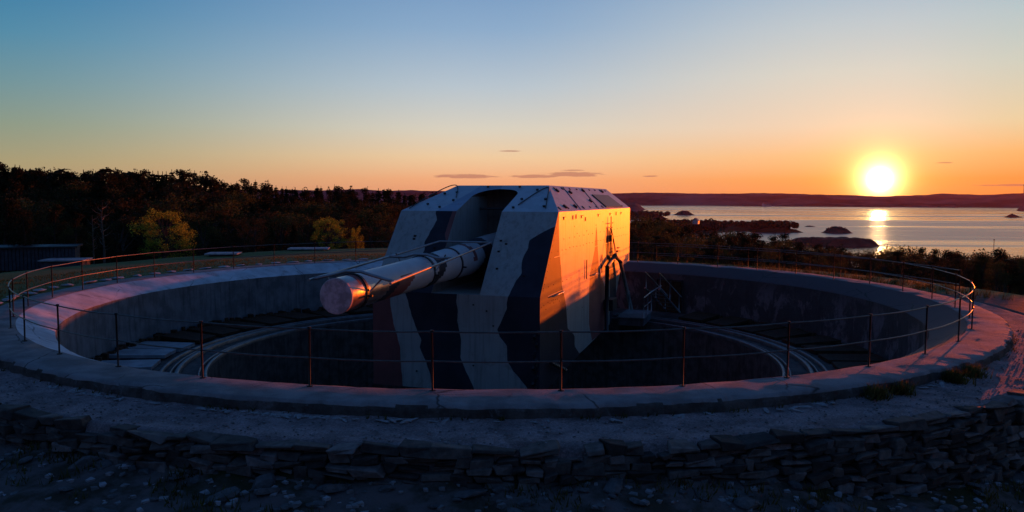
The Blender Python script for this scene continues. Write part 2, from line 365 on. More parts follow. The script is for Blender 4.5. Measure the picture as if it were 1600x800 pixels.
hill_range('hills', 250, 1900, 7900, 10500, lambda px: 3.55 + (hz_at(px)-hy(px))/1220*9300*1.03, M['hill'], 420, 16)
hill_range('hills', 1150, 1500, 7300, 8200, lambda px: SEA + 28, M['hill'], 120, 8)
hill_range('hills', 1585, 1900, 5200, 6500, lambda px: SEA + 30, M['hill'], 90, 8)
hill_range('hills', 380, 1010, 3400, 5200, lambda px: -22, M['hill'], 200, 12)
def island(px, d, width, depth, h, flat=.0, seed=0, m=None, rough=.25):
    cx, cy = polar(px, d); bm = B(); rows = []; n_ = 56
    ca = math.atan((px-800)/1220.)
    for j in range(n_+1):
        row = []
        for i in range(n_+1):
            u = -1.15+2.3*i/n_; v_ = -1.15+2.3*j/n_
            q = 1 - math.hypot(u, v_) + .22*fbm(u*1.3, v_*1.3, 1., 3, seed)
            e = sstep(0, 1-flat, q)
            x = u*width/2; y = v_*depth/2
            X = cx + x*math.cos(ca) + y*math.sin(ca); Y = cy - x*math.sin(ca) + y*math.cos(ca)
            row.append(bm.verts.new((X, Y, SEA - 1.5 + (1.5*sstep(-.1, .1, q)) + h*e*(1+rough*fbm(u*3, v_*3, 1., 4, seed+3)) + .9*sstep(.0, .2, q)*fbm(u*14, v_*14, 1., 3, seed))))
        rows.append(row)
    for A, C in zip(rows, rows[1:]):
        for i in range(n_): bm.faces.new((A[i], A[i+1], C[i+1], C[i])).smooth = True
    return struct(obj('island', bm, m or M['isle']))
island(1303, 1150, 118, 64, 9, .7, 1, rough=.2)
island(1308, 1560, 58, 40, 11, .2, 2)
island(1068, 3100, 95, 70, 16, .1, 3)
island(1581, 3400, 62, 50, 11, .1, 4)
island(1008, 2500, 150, 200, 22, .2, 5, M['wood'])
island(1265, 1900, 26, 20, 2, .2, 8)
island(1120, 1640, 330, 150, 9, .3, 6, M['wood'])
island(1030, 1500, 260, 200, 16, .3, 11, M['wood'])
island(1212, 1560, 105, 60, 9, .4, 7, M['wood'])
# ------------------------------------------------------------------ trees
def leafcards(bm, c, R, n_, s, sq=(1, 1, 1), mi=0, flat=0.):
    for _ in range(n_):
        d = Vector((random.gauss(0, 1), random.gauss(0, 1), random.gauss(0, 1))).normalized()*(random.random()**.45)
        p = Vector(c) + Vector((d.x*R*sq[0], d.y*R*sq[1], d.z*R*sq[2]))
        nrm = (Vector((random.gauss(0, 1), random.gauss(0, 1), random.gauss(0, 1)+flat))).normalized()
        a = nrm.orthogonal().normalized(); b_ = nrm.cross(a); k = s*random.uniform(.45, 1.0); ph = random.random()*6.28
        a, b_ = a*math.cos(ph)+b_*math.sin(ph), b_*math.cos(ph)-a*math.sin(ph)
        vs = [bm.verts.new(p + a*k), bm.verts.new(p + b_*k*.55), bm.verts.new(p - a*k), bm.verts.new(p - b_*k*.55)]
        bm.faces.new(vs).material_index = mi
def tree_meshes(kind, seed):
    random.seed(seed); crown = B(); trunk = B()      # unit: height 10
    H = 10.
    lean = Vector((random.uniform(-.5, .5), random.uniform(-.5, .5), 0))
    if kind == 'pine':
        tube(trunk, [(0, 0, -.5), lean*.3+Vector((0, 0, 4)), lean+Vector((0, 0, 9.2))], [.2, .14, .04], 7)
        n_ = 26
        for i in range(n_):
            t = i/n_; z = 2.6 + 7*t; rr = (1.9*(1-t)**.8+.35)*random.uniform(.55, 1.15); a = random.random()*6.28
            c = lean*(z/9.2) + Vector((math.cos(a)*rr*.75, math.sin(a)*rr*.75, z+random.uniform(-.2, .3)))
            tube(trunk, [lean*(z/9.2)+Vector((0, 0, z-.3)), c], [.05, .02], 4)
            leafcards(crown, c, .62+.45*(1-t), 120, .14, (1, 1, .55), flat=.6)
        leafcards(crown, lean+Vector((0, 0, 9.5)), .38, 40, .14, (1, 1, 1.5))
    elif kind == 'spruce':
        tube(trunk, [(0, 0, -.5), (0, 0, 5), (0, 0, 9.8)], [.18, .1, .03], 7)
        for i in range(34):
            t = i/34; z = 1.4+8.2*t; rr = 1.75*(1-t)+.1
            for k in range(4):
                a = random.random()*6.28; q = rr*random.uniform(.5, 1.05)
                leafcards(crown, (math.cos(a)*q*.7, math.sin(a)*q*.7, z-.2*q), .22+.3*(1-t), 34, .12, (1.1, 1.1, .5), flat=.8)
    elif kind in ('broad', 'bush'):
        sq = 1.0 if kind == 'broad' else .8
        tube(trunk, [(0, 0, -.5), lean*.2+Vector((0, 0, 2.6)), lean*.6+Vector((0, 0, 5.5))], [.26, .2, .1], 7)
        W = 3.1 if kind == 'broad' else 4.6
        for i in range(30 if kind == 'broad' else 64):
            a = random.random()*6.28; t = random.random(); z = 2.4+6.8*t if kind == 'broad' else .8+8.2*t
            rmax = W*math.sqrt(max(0.05, 1-((z-5.4)/4.6)**2)); q = rmax*random.uniform(.35, .95)
            c = Vector((math.cos(a)*q, math.sin(a)*q, z))
            tube(trunk, [lean*.4+Vector((0, 0, min(z*.6, 5))), (lean*.3+Vector((0, 0, z*.7))+c)*.5, c], [.09, .05, .02], 4)
            leafcards(crown, c, random.uniform(.7, 1.25), 150, .13, (1, 1, .8))
    elif kind == 'snag':
        tube(trunk, [(0, 0, -.5), (.1, 0, 4), (-.1, .1, 8), (.1, 0, 10)], [.2, .14, .08, .02], 6)
        for i in range(16):
            z = 4+5.5*i/16; a = random.random()*6.28; l = random.uniform(.7, 1.6)
            tube(trunk, [(0, 0, z), (math.cos(a)*l*.6, math.sin(a)*l*.6, z+.3), (math.cos(a)*l, math.sin(a)*l, z+.8)], [.06, .04, .015], 4)
            if i % 3 == 0: leafcards(crown, (math.cos(a)*l, math.sin(a)*l, z+.8), .45, 22, .13)
    me = []
    for nm, b_ in (('crown', crown), ('trunk', trunk)):
        q = bpy.data.meshes.new(nm); b_.to_mesh(q); b_.free(); me.append(q)
    return me
TM = {}
for kind, nv, lm in (('pine', 4, 'leaf1'), ('spruce', 2, 'leaf1'), ('broad', 3, 'leaf2'), ('broad', 2, 'leaf4'), ('bush', 2, 'leaf3'), ('snag', 1, 'leaf4'), ('bush', 2, 'leaf2')):
    for i in range(nv):
        c, t = tree_meshes(kind, hash((len(TM), i)) % 9999 + 11*i + len(lm)); c.materials.append(M[lm]); t.materials.append(M['pale_bark' if kind == 'snag' else 'bark'])
        TM.setdefault((kind, lm), []).append((c, t))
def plant(name, kind, lm, px, ytop, d, label, group=None, wid=1., hmin=2.5, hmax=19, rnd=random):
    x, y = polar(px, d); g = ground(x, y); top = 3.55 + (hz_at(px)-ytop)/1220*d*math.cos(math.atan((px-800)/1220))
    h = max(hmin, min(hmax, (top-g)*.975)); g2 = min(g, top-h) if top-h > g-3 else g
    c, t = rnd.choice(TM[(kind, lm)])
    o = thing(name, label, 'tree' if kind != 'bush' or h > 3 else 'shrub', (x, y, g2), rnd.random()*6.28, group)
    s = h/10; sw = s*wid*rnd.uniform(.9, 1.15)
    if kind in ('pine', 'spruce'): sw = max(sw, .55*wid)
    o.scale = (sw, sw, s)
    for nm, me in (('crown', c), ('trunk', t)):
        q = bpy.data.objects.new(nm, me); sc.collection.objects.link(q); q.parent = o
    return o
rnd = random.Random(21)
skyL = lerpf([(-60, 256), (0, 254), (40, 257), (70, 262), (130, 264), (200, 264), (270, 264), (330, 268), (350, 279), (400, 280), (440, 287), (480, 291), (500, 287), (545, 290), (600, 292), (680, 296), (720, 300)])
# signature trees
plant('autumn_tree', 'bush', 'leaf3', 512, 336, 76, 'small yellow-green leafy tree at the field edge just left of the gun', None, .95, rnd=rnd)
plant('autumn_tree', 'bush', 'leaf3', 256, 322, 74, 'broad golden-brown tree lit by low sun above the left lawn', None, 1.1, rnd=rnd)
plant('autumn_tree', 'bush', 'leaf3', 557, 350, 82, 'smaller yellowish bush beside the gun shield, right of the yellow-green tree', None, .5, rnd=rnd)
plant('broadleaf_tree', 'broad', 'leaf4', 44, 305, 84, 'tall russet tree near the left edge, above the boarded shed', None, .9, rnd=rnd)
plant('dead_tree', 'snag', 'leaf4', 160, 318, 78, 'pale half-dead tree with bare branching top left of the golden tree', None, .9, rnd=rnd)
plant('dead_tree', 'snag', 'leaf4', 144, 338, 76, 'shorter pale bare trunk beside the half-dead tree', None, .8, rnd=rnd)
plant('broadleaf_tree', 'bush', 'leaf2', 118, 346, 76, 'dull green rounded tree left of the bare pale trunks', None, .6, rnd=rnd)
# skyline pines
k = 0
px = -40
while px < 735:
    d = rnd.uniform(115, 165) if px < 340 else rnd.uniform(130, 190)
    kd = rnd.choice(['pine', 'spruce', 'spruce', 'pine'])
    lab = ('tall narrow' if k % 3 == 0 else 'bushy' if k % 3 == 1 else 'ragged')+' dark pine breaking the skyline, %s' % ('above the left edge hill' if px < 120 else 'on the level ridge above the bare trees' if px < 215 else 'behind the golden-brown tree' if px < 345 else 'on the descending ridge' if px < 480 else 'behind the yellow-green tree by the gun')
    plant('pine_tree', kd, 'leaf1', px, skyL(px) + rnd.uniform(-1.5, 7), d, lab, 'pines along the left skyline', rnd.uniform(.85, 1.2), rnd=rnd)
    px += rnd.uniform(5.5, 10); k += 1
# hillside below
for row, (d0, d1, yo, n_, knd) in enumerate(((105, 130, 14, 56, 'mid'), (88, 105, 36, 40, 'low'), (72, 86, 62, 30, 'front'))):
    for i in range(n_):
        px = -30 + 780*(i+rnd.uniform(.1, .9))/n_; d = rnd.uniform(d0, d1)
        if row == 2 and any(abs(px-c) < wd for c, wd in ((512, 44), (256, 46), (150, 26), (557, 20))): continue
        kd, lm, nm = rnd.choice([('broad', 'leaf4', 'broadleaf_tree'), ('broad', 'leaf2', 'broadleaf_tree'), ('pine', 'leaf1', 'pine_tree'), ('broad', 'leaf4', 'broadleaf_tree'), ('spruce', 'leaf1', 'spruce_tree')])
        ba = {'leaf4': 'russet broadleaf tree', 'leaf2': 'dull green broadleaf tree', 'leaf1': 'dark evergreen'}[lm]
        wd_ = rnd.uniform(.8, 1.35); tl_ = 'slim' if wd_ < .98 else 'broad' if wd_ > 1.16 else 'mid-width'
        zo = 'above the boarded shed' if px < 90 else 'near the bare pale trunks' if px < 200 else 'behind the golden-brown tree' if px < 320 else 'left of the yellow-green tree' if px < 445 else 'behind the yellow-green tree' if px < 575 else 'beside the gun housing'
        yt = skyL(px) + yo + rnd.uniform(-8, 14)
        plant(nm, kd, lm, px, min(yt, 352), d, '%s %s %s, %s' % (tl_, ba, ('high on the slope', 'halfway down the slope', 'at the lawn edge')[row], zo), '%ss %s' % (ba, zo), wd_, rnd=rnd)
# seaward wood
skyR = lerpf([(980, 333), (1040, 338), (1060, 350), (1100, 354), (1150, 357), (1180, 362), (1200, 359), (1225, 362), (1245, 373), (1300, 380), (1335, 379), (1370, 384), (1400, 374), (1425, 373), (1450, 384), (1500, 380), (1530, 384), (1555, 381), (1600, 388), (1680, 390)])
for row, (d0, d1, yo, n_) in enumerate(((125, 170, 0, 52), (85, 115, 6, 46), (58, 76, 16, 34), (50, 57, 26, 44))):
    for i in range(n_):
        px = 975 + 680*(i+rnd.uniform(0, 1))/n_; d = rnd.uniform(d0, d1)
        yt = skyR(px) + yo + rnd.uniform(-4, 7)
        if row == 3 and px > 1330: yt = 307.5 + (3.55-rnd.uniform(-.1, .35))/d*1220/math.cos(math.atan((px-800)/1220))
        yt -= 5 if px < 1240 else 4
        kd, lm, nm = rnd.choice([('broad', 'leaf4', 'broadleaf_tree'), ('broad', 'leaf2', 'broadleaf_tree'), ('pine', 'leaf1', 'pine_tree'), ('pine', 'leaf1', 'pine_tree'), ('bush', 'leaf2', 'broadleaf_tree')])
        ba = {'leaf4': 'russet tree', 'leaf2': 'green leafy tree', 'leaf1': 'dark pine'}[lm]
        wh = ('against the water', 'in the middle of the seaward wood', 'just below the right rim', 'directly behind the right railings')[row]
        wv_ = rnd.uniform(.8, 1.3); ba = ('slim ' if wv_ < .95 else 'broad ' if wv_ > 1.15 else '')+ba
        wh += ' beside the gun' if px < 1100 else ' left of the sun' if px < 1320 else ' under the sun' if px < 1420 else ' right of the sun'
        plant(nm, kd, lm, px, yt, d, '%s %s' % (ba, wh), '%ss %s' % (ba, wh), wv_*(1 if kd != 'bush' else .7), rnd=rnd, hmin=2.)
for i in range(30):      # trees added past the frame's edge to shade the track
    px = 1600+340*(i+rnd.uniform(0, 1))/30; d = rnd.uniform(55, 64)
    plant('broadleaf_tree', 'broad', rnd.choice(['leaf2', 'leaf4']), px, 307+(3.55-rnd.uniform(-.25, .25))/d*1220/math.cos(math.atan((px-800)/1220)), d, 'bushy tree at the right edge beyond the gravel track', 'bushy trees beyond the gravel track', 1.2, rnd=rnd)
for px, yt, d, lb in ((1433, 434, 48, 'small yellow-green shrub behind the right railing, the larger of the two'), (1483, 440, 46, 'small yellow-green shrub near the rightmost railing post')):
    plant('shrub', 'bush', 'leaf3', px, yt, d, lb, None, .55, .8, 3, rnd=rnd)
# far-off woods on the peninsula: one mass
bm = B(); random.seed(5)
def blob(x, y, z, r, h):
    for _ in range(26):
        d = Vector((random.gauss(0, 1), random.gauss(0, 1), random.gauss(0, 1))).normalized()
        p = Vector((x+d.x*r*.8, y+d.y*r*.8, z+h*.55+d.z*h*.42)); a = d.orthogonal().normalized(); b_ = d.cross(a); k = r*.45
        bm.faces.new([bm.verts.new(p+a*k), bm.verts.new(p+b_*k), bm.verts.new(p-a*k), bm.verts.new(p-b_*k)])
for px0, px1, d0, d1, n_, h0, h1, z0 in ((985, 1120, 1350, 1600, 260, 10, 16, 10), (1060, 1245, 1590, 1690, 190, 8, 15, 6), (1172, 1232, 1545, 1580, 60, 12, 19, 6), (985, 1045, 2400, 2600, 90, 8, 14, 14), (985, 1250, 260, 420, 260, 8, 12, None), (1250, 1640, 190, 330, 200, 5, 8, None), (0, 800, 260, 480, 330, 8, 13, None), (1290, 1322, 1552, 1566, 16, 3, 6, 8), (1318, 1345, 1145, 1158, 14, 2, 3.4, 6), (1060, 1076, 3095, 3105, 12, 6, 9, 10)):
    for _ in range(n_):
        px = random.uniform(px0, px1); d = random.uniform(d0, d1); x, y = polar(px, d); h = random.uniform(h0, h1)
        z = SEA+z0*random.uniform(.4, .9) if z0 is not None else ground(x, y)-.5
        if z0 is None and z < SEA: continue
        blob(x, y, z, h*.42, h)
struct(obj('distant_wood', bm, M['wood']), 'stuff')
# ------------------------------------------------------------------ gun pit
pit = thing('gun_pit', 'round concrete gun pit sunk in the hilltop with pale sloping apron', 'gun pit')
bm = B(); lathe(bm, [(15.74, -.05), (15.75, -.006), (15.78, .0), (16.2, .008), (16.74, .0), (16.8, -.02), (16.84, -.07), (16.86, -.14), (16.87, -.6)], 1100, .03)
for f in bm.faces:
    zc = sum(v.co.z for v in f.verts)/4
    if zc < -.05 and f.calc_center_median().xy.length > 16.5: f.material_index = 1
for v in bm.verts:
    rr_ = v.co.xy.length
    if rr_ > 16.6:
        q = .05*noise.noise(v.co*3.1)+.04*noise.noise(v.co*8.)-.05*max(0, noise.noise(v.co*1.7)-.25)*3; v.co.x *= 1+q/16.8; v.co.y *= 1+q/16.8
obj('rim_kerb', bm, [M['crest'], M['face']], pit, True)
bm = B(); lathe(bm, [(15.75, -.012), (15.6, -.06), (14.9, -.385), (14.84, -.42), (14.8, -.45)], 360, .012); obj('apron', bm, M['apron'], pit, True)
bm = B(); lathe(bm, [(14.8, -.45), (14.8, -1.3), (14.75, -2.65)], 360, .03); obj('pit_wall', bm, M['wall'], pit, True)
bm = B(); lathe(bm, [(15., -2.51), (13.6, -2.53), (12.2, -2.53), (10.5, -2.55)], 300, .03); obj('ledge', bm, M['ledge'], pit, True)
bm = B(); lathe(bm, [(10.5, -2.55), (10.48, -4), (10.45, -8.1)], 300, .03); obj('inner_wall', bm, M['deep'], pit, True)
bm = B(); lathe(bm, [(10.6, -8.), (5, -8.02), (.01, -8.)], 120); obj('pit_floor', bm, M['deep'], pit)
for r0, r1, z in ((10.52, 10.62, -2.41), (10.76, 10.82, -2.44), (11.42, 11.56, -2.38), (11.68, 11.74, -2.42), (11.98, 12.08, -2.41)):
    bm = B(); lathe(bm, [(r0, -2.6), (r0, z-.02), (r0+.02, z), (r1-.02, z), (r1, z-.02), (r1, -2.6)], 300); obj('rail_ring', bm, M['rail'], pit, True)
# cover plates on the ledge
random.seed(3)
for k in range(48):
    a0 = k*7.5; a = rad(a0+3.75)
    if 40 < a0 < 62: continue
    blue = 166 <= a0 <= 216
    if 216 < a0 < 330: continue        # hidden below the near rim
    bm = B(); t = rad(7.5)*random.uniform(.33, .42); r0, r1 = 12.45+random.uniform(-.05, .05), 14.55+random.uniform(-.1, .1); z0 = -2.37+random.uniform(-.05, .06); z1 = z0+random.uniform(.0, .10)
    q = random.uniform(-.03, .03)
    vs = []
    for (r, an, z) in ((r0, a-t*1.05, z0), (r1, a-t+q, z1), (r1, a+t+q, z1), (r0, a+t*1.05, z0)):
        vs.append((r*math.cos(an), r*math.sin(an), z))
    tp = [bm.verts.new(v) for v in vs]; bt = [bm.verts.new((v[0], v[1], v[2]-.12)) for v in vs]
    bm.faces.new(tp); bm.faces.new(bt[::-1])
    for i in range(4): bm.faces.new((tp[i], bt[i], bt[(i+1) % 4], tp[(i+1) % 4]))
    obj('cover_plate', bm, M['plate'] if blue else M['rust'], pit)
for lo, hi, cnt, hmx in [(95+i*7, 102+i*7, 16, .34) for i in range(16)]+[(-40+i*7, -33+i*7, 8, .18) for i in range(12)]:
    bm = B()
    for k in range(cnt):
        a = rad(lo+(hi-lo)*(k+.5)/cnt); r = random.uniform(14.35, 14.7); h = random.uniform(.25*hmx, hmx)
        box(bm, (r*math.cos(a), r*math.sin(a), -2.5+h/2), (random.uniform(.08, .25), 14.5*rad(hi-lo)/cnt*1.5, h), Matrix.Rotation(a+random.uniform(-.1, .1), 3, 'Z') @ Matrix.Rotation(random.uniform(-.15, .15), 3, 'X'))
    obj('rusty_edging', bm, M['rust'], pit)
# steel door in the east wall
bm = B()
A0, A1 = rad(49.2), rad(54.4)
def onr(a, r, z): return (r*math.cos(a), r*math.sin(a), z)
for i in range(2):
    a = A0+(A1-A0)*i/2+.004; b_ = A0+(A1-A0)*(i+1)/2-.004
    f = [bm.verts.new(onr(a, 14.66, -2.48)), bm.verts.new(onr(b_, 14.66, -2.48)), bm.verts.new(onr(b_, 14.66, -.82)), bm.verts.new(onr(a, 14.66, -.82))]
    g = [bm.verts.new(v.co*1.004) for v in f]
    bm.faces.new(f); bm.faces.new(g[::-1])
    for i_ in range(4): bm.faces.new((f[i_], g[i_], g[(i_+1) % 4], f[(i_+1) % 4]))
dr = obj('door', bm, M['rust'], pit)
bm = B(); tube(bm, [onr(A0-.006, 14.64, -2.5), onr(A0-.006, 14.64, -.76), onr(A1+.006, 14.64, -.76), onr(A1+.006, 14.64, -2.5)], .05, 6)
obj('door_frame', bm, M['post'], dr)
# ------------------------------------------------------------------ railings
def fence(label, angs, R, zb, hgt, mid, group=None, closed=True, r_t=.016):
    t = thing('railing', label, 'railing', (0, 0, zb), 0, group)
    for i, a in enumerate(angs):
        bm = B(); x, y = R*math.cos(rad(a)), R*math.sin(rad(a)); rr = random.uniform(-.012, .012)
        tube(bm, [(x, y, -.3), (x+rr, y+rr, hgt)], .020, 7)
        tube(bm, [(x+rr, y+rr, hgt-.01), (x+rr, y+rr, hgt+.035)], .034, 7)
        if abs(a % 360 - 270) < 70: tube(bm, [(x, y, -.02), (x, y, .015)], .06, 8)
        obj('post', bm, M['post'], t)
    n_ = 4
    for nm, z in (('top_rail', hgt), ('middle_rail', mid)):
        bm = B(); pts = []
        for i in range(len(angs) if closed else len(angs)-1):
            a, b_ = angs[i], angs[(i+1) % len(angs)]
            if b_ < a: b_ += 360
            for k in range(n_):
                q = a+(b_-a)*k/n_; sag = -.012*math.sin(math.pi*k/n_)
                pts.append((R*math.cos(rad(q)), R*math.sin(rad(q)), z+sag+.004*math.sin(i*2.3)))
        if not closed: pts.append((R*math.cos(rad(angs[-1])), R*math.sin(rad(angs[-1])), z))
        tube(bm, pts, r_t, 8, close=closed); obj(nm, bm, M['fence'], t, True)
    return t
NP = 42; st = 360/NP
fence('long circular two-bar steel railing standing on the kerb of the gun pit', [-144.6+st*i for i in range(NP)], 15.88, 0, 1.1, .55)
fence('shorter second railing outside the right side of the pit, behind the main one', [1+5.9*i for i in range(11)], 18.1, -.25, 1.08, .52, closed=False, r_t=.018)
# ------------------------------------------------------------------ the gun
AX = rad(18.0746)
gun = thing('coastal_gun', 'huge camouflage-painted coastal gun in an angular armoured housing inside the pit', 'gun', (0, 0, 0), -math.pi/2-AX)
# local axes after rotation: +X = u (muzzle), +Y = left of muzzle seen from above ; photo-right is w = +Y
def Lc(u, w_, z): return Vector((u, w_, z))
# check orientation: world of local (1,0) = (cos(-90-a), sin(-90-a)) = (-sin a, -cos a)  ; local (0,1) = (cos a... ) = (cos a, -sin a)
W = 3.005
def interp(poly, z):     # poly [(w,z)] any z order -> w at z
    p = sorted(poly, key=lambda q: q[1])
    if z <= p[0][1]: return p[0][0]
    for a, b_ in zip(p, p[1:]):
        if z <= b_[1]: return a[0]+(b_[0]-a[0])*(z-a[1])/max(1e-6, b_[1]-a[1])
    return p[-1][0]
def striped(bm, z0, z1, rows, place, left, right, bounds, mats_):
    """rows of quads between wiggly paint edges; place(w,z)->point"""
    for j in range(rows):
        za, zb = z0+(z1-z0)*j/rows, z0+(z1-z0)*(j+1)/rows
        for i in range(len(mats_)):
            def e(k, z):
                l, r = left(z), right(z)
                if k == 0: return l
                if k == len(mats_): return r
                v = interp(bounds[k-1], z) + .025*noise.noise(Vector((z*5, k*3.3, left(0)*2)))
                return min(max(v, min(l, r)), max(l, r))
            a, b_, c, d = e(i, za), e(i+1, za), e(i+1, zb), e(i, zb)
            if abs(b_-a) < 1e-4 and abs(c-d) < 1e-4: continue
            if abs(b_-a) < 1e-4: pts = ((a, za), (c, zb), (d, zb))
            elif abs(c-d) < 1e-4: pts = ((a, za), (b_, za), (c, zb))
            else: pts = ((a, za), (b_, za), (c, zb), (d, zb))
            bm.faces.new([bm.verts.new(place(*p)) for p in pts]).material_index = mats_[i]
PM = [M['grey'], M['dark'], M['red'], M['roof'], M['roofdark'], M['cavity'], M['black']]
G, D, R_d, RF, RD, CV, BK = range(7)
U1, Z1, U2, Z2, U3, Z3, U4, U5, W3 = 4.42, .37, 2.16, 3.09, -.62, 4.06, -12.6, -11.8, 1.872
SL, SR = -.80, .93          # gun port
B1 = [(-2.37, .4), (-2.31, -.26), (-2.22, -.74), (-2.09, -1.17), (-1.97, -1.59), (-1.94, -2.2), (-1.87, -2.93)]
B2 = [(-1.8, .37), (-1.64, -.05), (-1.52, -.47), (-1.3, -1.), (-1.17, -1.24), (-1.24, -1.48), (-1.05, -1.9), (-.86, -2.37), (-.79, -2.85)]
B3 = [(.13, .37), (.11, .13), (.16, -.22), (.14, -.52), (.28, -1.22), (.25, -1.76), (.42, -2.16), (.61, -2.51), (.73, -2.74)]
B4 = [(1.92, .37), (1.89, .2), (1.89, -.03), (1.55, -.74), (1.64, -.97), (1.88, -1.25), (1.91, -1.78), (2.09, -2.06), (2.39, -2.39), (2.59, -2.61)]
ZB = -2.9
bm = B()
striped(bm, ZB, Z1, 44, lambda w_, z: Lc(U1, w_, z), lambda z: -W, lambda z: W, [B1, B2, B3, B4], [R_d, G, D, G, D])
# small bolts, scuffs
for _ in range(26):
    w_ = random.uniform(-2.8, 2.8); z = random.uniform(-2.4, .2); box(bm, (U1+.01, w_, z), (.03, .05, .05), mi=BK) if random.random() < .3 else None
obj('lower_front_plate', bm, PM, gun)
def up(w_, z): return Lc(U1+(U2-U1)*(z-Z1)/(Z2-Z1), w_, z)
cU1 = [(-1.6, 3.04), (-1.46, 2.78), (-1.54, 2.47), (-1.6, 2.16), (-1.67, 1.98), (-1.55, 1.75), (-1.59, 1.57), (-1.75, 1.1), (-1.85, .37)]
cU2 = [(-.96, 3.09), (-.98, 2.29), (-.86, 2.05), (-.8, 1.87), (-.8, .37)]
cU3 = [(3.01, 2.6), (2.74, 2.5), (2.2, 2.15), (2.21, 1.86), (2.09, 1.47), (2.19, 1.08), (2.05, .81), (1.92, .37)]
bm = B(); striped(bm, Z1, Z2, 34, up, lambda z: -W, lambda z: SL, [cU1, cU2], [G, D, R_d])
for w_, z in ((-2.1, 2.1), (-2.1, 2.2), (-1.2, 1.8), (-1.3, 1.3)):
    p = up(w_, z); box(bm, p+Vector((.012, 0, 0)), (.04, .09, .07), mi=BK)
obj('left_front_plate', bm, PM, gun)
bm = B(); striped(bm, Z1, Z2, 34, up, lambda z: SR, lambda z: W, [cU3], [G, D])
for w_, z in ((1.18, 2.1), (1.4, 2.0), (1.2, 1.75), (1.3, 1.2), (2.3, 1.0)):
    p = up(w_, z); box(bm, p+Vector((.012, 0, 0)), (.04, .08, .06), mi=BK)
obj('right_front_plate', bm, PM, gun)
# roof front facet with the rounded top of the port
bm = B()
def rf(w_, z): return Lc(U2+(U3-U2)*(z-Z2)/(Z3-Z2), w_, z)
def edgeW(z): return W+(W3-W)*(z-Z2)/(Z3-Z2)
ZS = 3.90
def slotL(z):
    if z > ZS: return .05
    t = (ZS-z)/.30
    return SL if t >= 1 else SL+.80*(1-math.sqrt(1-(1-t)**2))
def slotR(z):
    if z > ZS: return .05
    t = (ZS-z)/.20
    return SR if t >= 1 else SR-.60*(1-math.sqrt(1-(1-t)**2))
pr = [(-1.6, 3.09), (-1.3, 3.4), (-1.1, 3.7), (-.9, 4.06)]; pr2 = [(-.85, 3.09), (-.8, 4.06)]
striped(bm, Z2, Z3, 40, rf, lambda z: -edgeW(z), slotL, [pr], [RF, RD])
striped(bm, Z2, Z3, 40, rf, slotR, lambda z: edgeW(z), [], [RF])
nr = Vector((Z3-Z2, 0, U2-U3)).normalized()
for w_, z in ((-2.2, 3.3), (-1.55, 3.75), (-1.35, 3.45), (-2.0, 3.7), (-1.6, 3.2), (1.3, 3.5), (1.6, 3.85), (2.2, 3.5), (2.35, 3.25), (1.25, 3.2), (-.5, 3.97), (.8, 3.97)):
    p = rf(w_, z)+nr*.02; tube(bm, [p, p+nr*.05], .055, 6, mi=BK)
obj('front_roof_plate', bm, PM, gun)
# port lining
bm = B()
def quad(*p, mi=0): bm.faces.new([bm.verts.new(q) for q in p]).material_index = mi
UB = -1.1
for w_, fl in ((SL, 0), (SR, 1)):
    pts = [Lc(U1, w_, Z1), Lc(U2, w_, Z2), Lc(rf(0, ZS-.3 if not fl else ZS-.2).x, w_, ZS-.3 if not fl else ZS-.2), Lc(UB, w_, ZS-.25), Lc(UB, w_, Z1)]
    quad(*pts, mi=G if fl == 0 else CV)
prev = None
for i in range(25):
    t = i/24
    for q in (0,):
        zl = ZS-.3 + .3*math.sin(t*math.pi/2); a = rf(slotL(zl), zl)
    if prev: quad(prev, a, Lc(UB, a.y, a.z+.05), Lc(UB, prev.y, prev.z+.05), mi=CV)
    prev = a
prev = None
for i in range(25):
    t = i/24; zl = ZS-.2 + .2*math.sin(t*math.pi/2); a = rf(slotR(zl), zl)
    if prev: quad(prev, a, Lc(UB, a.y, a.z+.05), Lc(UB, prev.y, prev.z+.05), mi=CV)
    prev = a
quad(Lc(UB, SL, Z1), Lc(UB, SR, Z1), Lc(UB, SR, ZS+.05), Lc(UB, SL, ZS+.05), mi=CV)
quad(Lc(U1, SL, Z1), Lc(U1, SR, Z1), Lc(UB, SR, Z1), Lc(UB, SL, Z1), mi=G)
tube(bm, [Lc(UB+.9, SL+.03, 3.15), Lc(UB+.9, SR-.03, 3.15)], .05, 6, mi=BK)
obj('gun_port', bm, PM, gun)
# roof top, side slopes, rear
bm = B()
quad(Lc(U3, -W3, Z3), Lc(U3, W3, Z3), Lc(U5, W3, Z3), Lc(U5, -W3, Z3), mi=RF)
quad(Lc(U4, -W, Z2), Lc(U4, W, Z2), Lc(U5, W3, Z3), Lc(U5, -W3, Z3), mi=RF)
quad(Lc(U2, -W, Z2), Lc(U3, -W3, Z3), Lc(U5, -W3, Z3), Lc(U4, -W, Z2), mi=RF)
obj('roof', bm, PM, gun)
bm = B()
def sr(u, z): return Lc(u, edgeW(z), z)
quad(sr(U2, Z2), sr(U4, Z2), sr(U5, Z3), sr(U3, Z3), mi=RF)
ns = Vector((0, Z3-Z2, W-W3)).normalized()
for i in range(11):
    for z in (3.2, 3.95):
        u = U2-.6-i*1.25
        if z > 3.5 and u > U3-.2: continue
        p = sr(u, z)+ns*.0; tube(bm, [p-ns*.02, p+ns*.03], .05 if i % 3 else .085, 6, mi=BK)
for u, z in ((-.9, 3.85), (-2.8, 3.8), (.6, 3.25), (-1.0, 3.25), (-4.8, 3.45), (-5.6, 3.9), (-9.8, 3.9)):
    p = sr(u, z); tube(bm, [p-ns*.02, p+ns*.07], .10, 7, mi=BK)
for u in (-2.6, -6.0): 
    a, b_ = sr(u+1.2, 3.13), sr(u, 4.02); tube(bm, [a+ns*.012, b_+ns*.012], .014, 4, mi=BK)
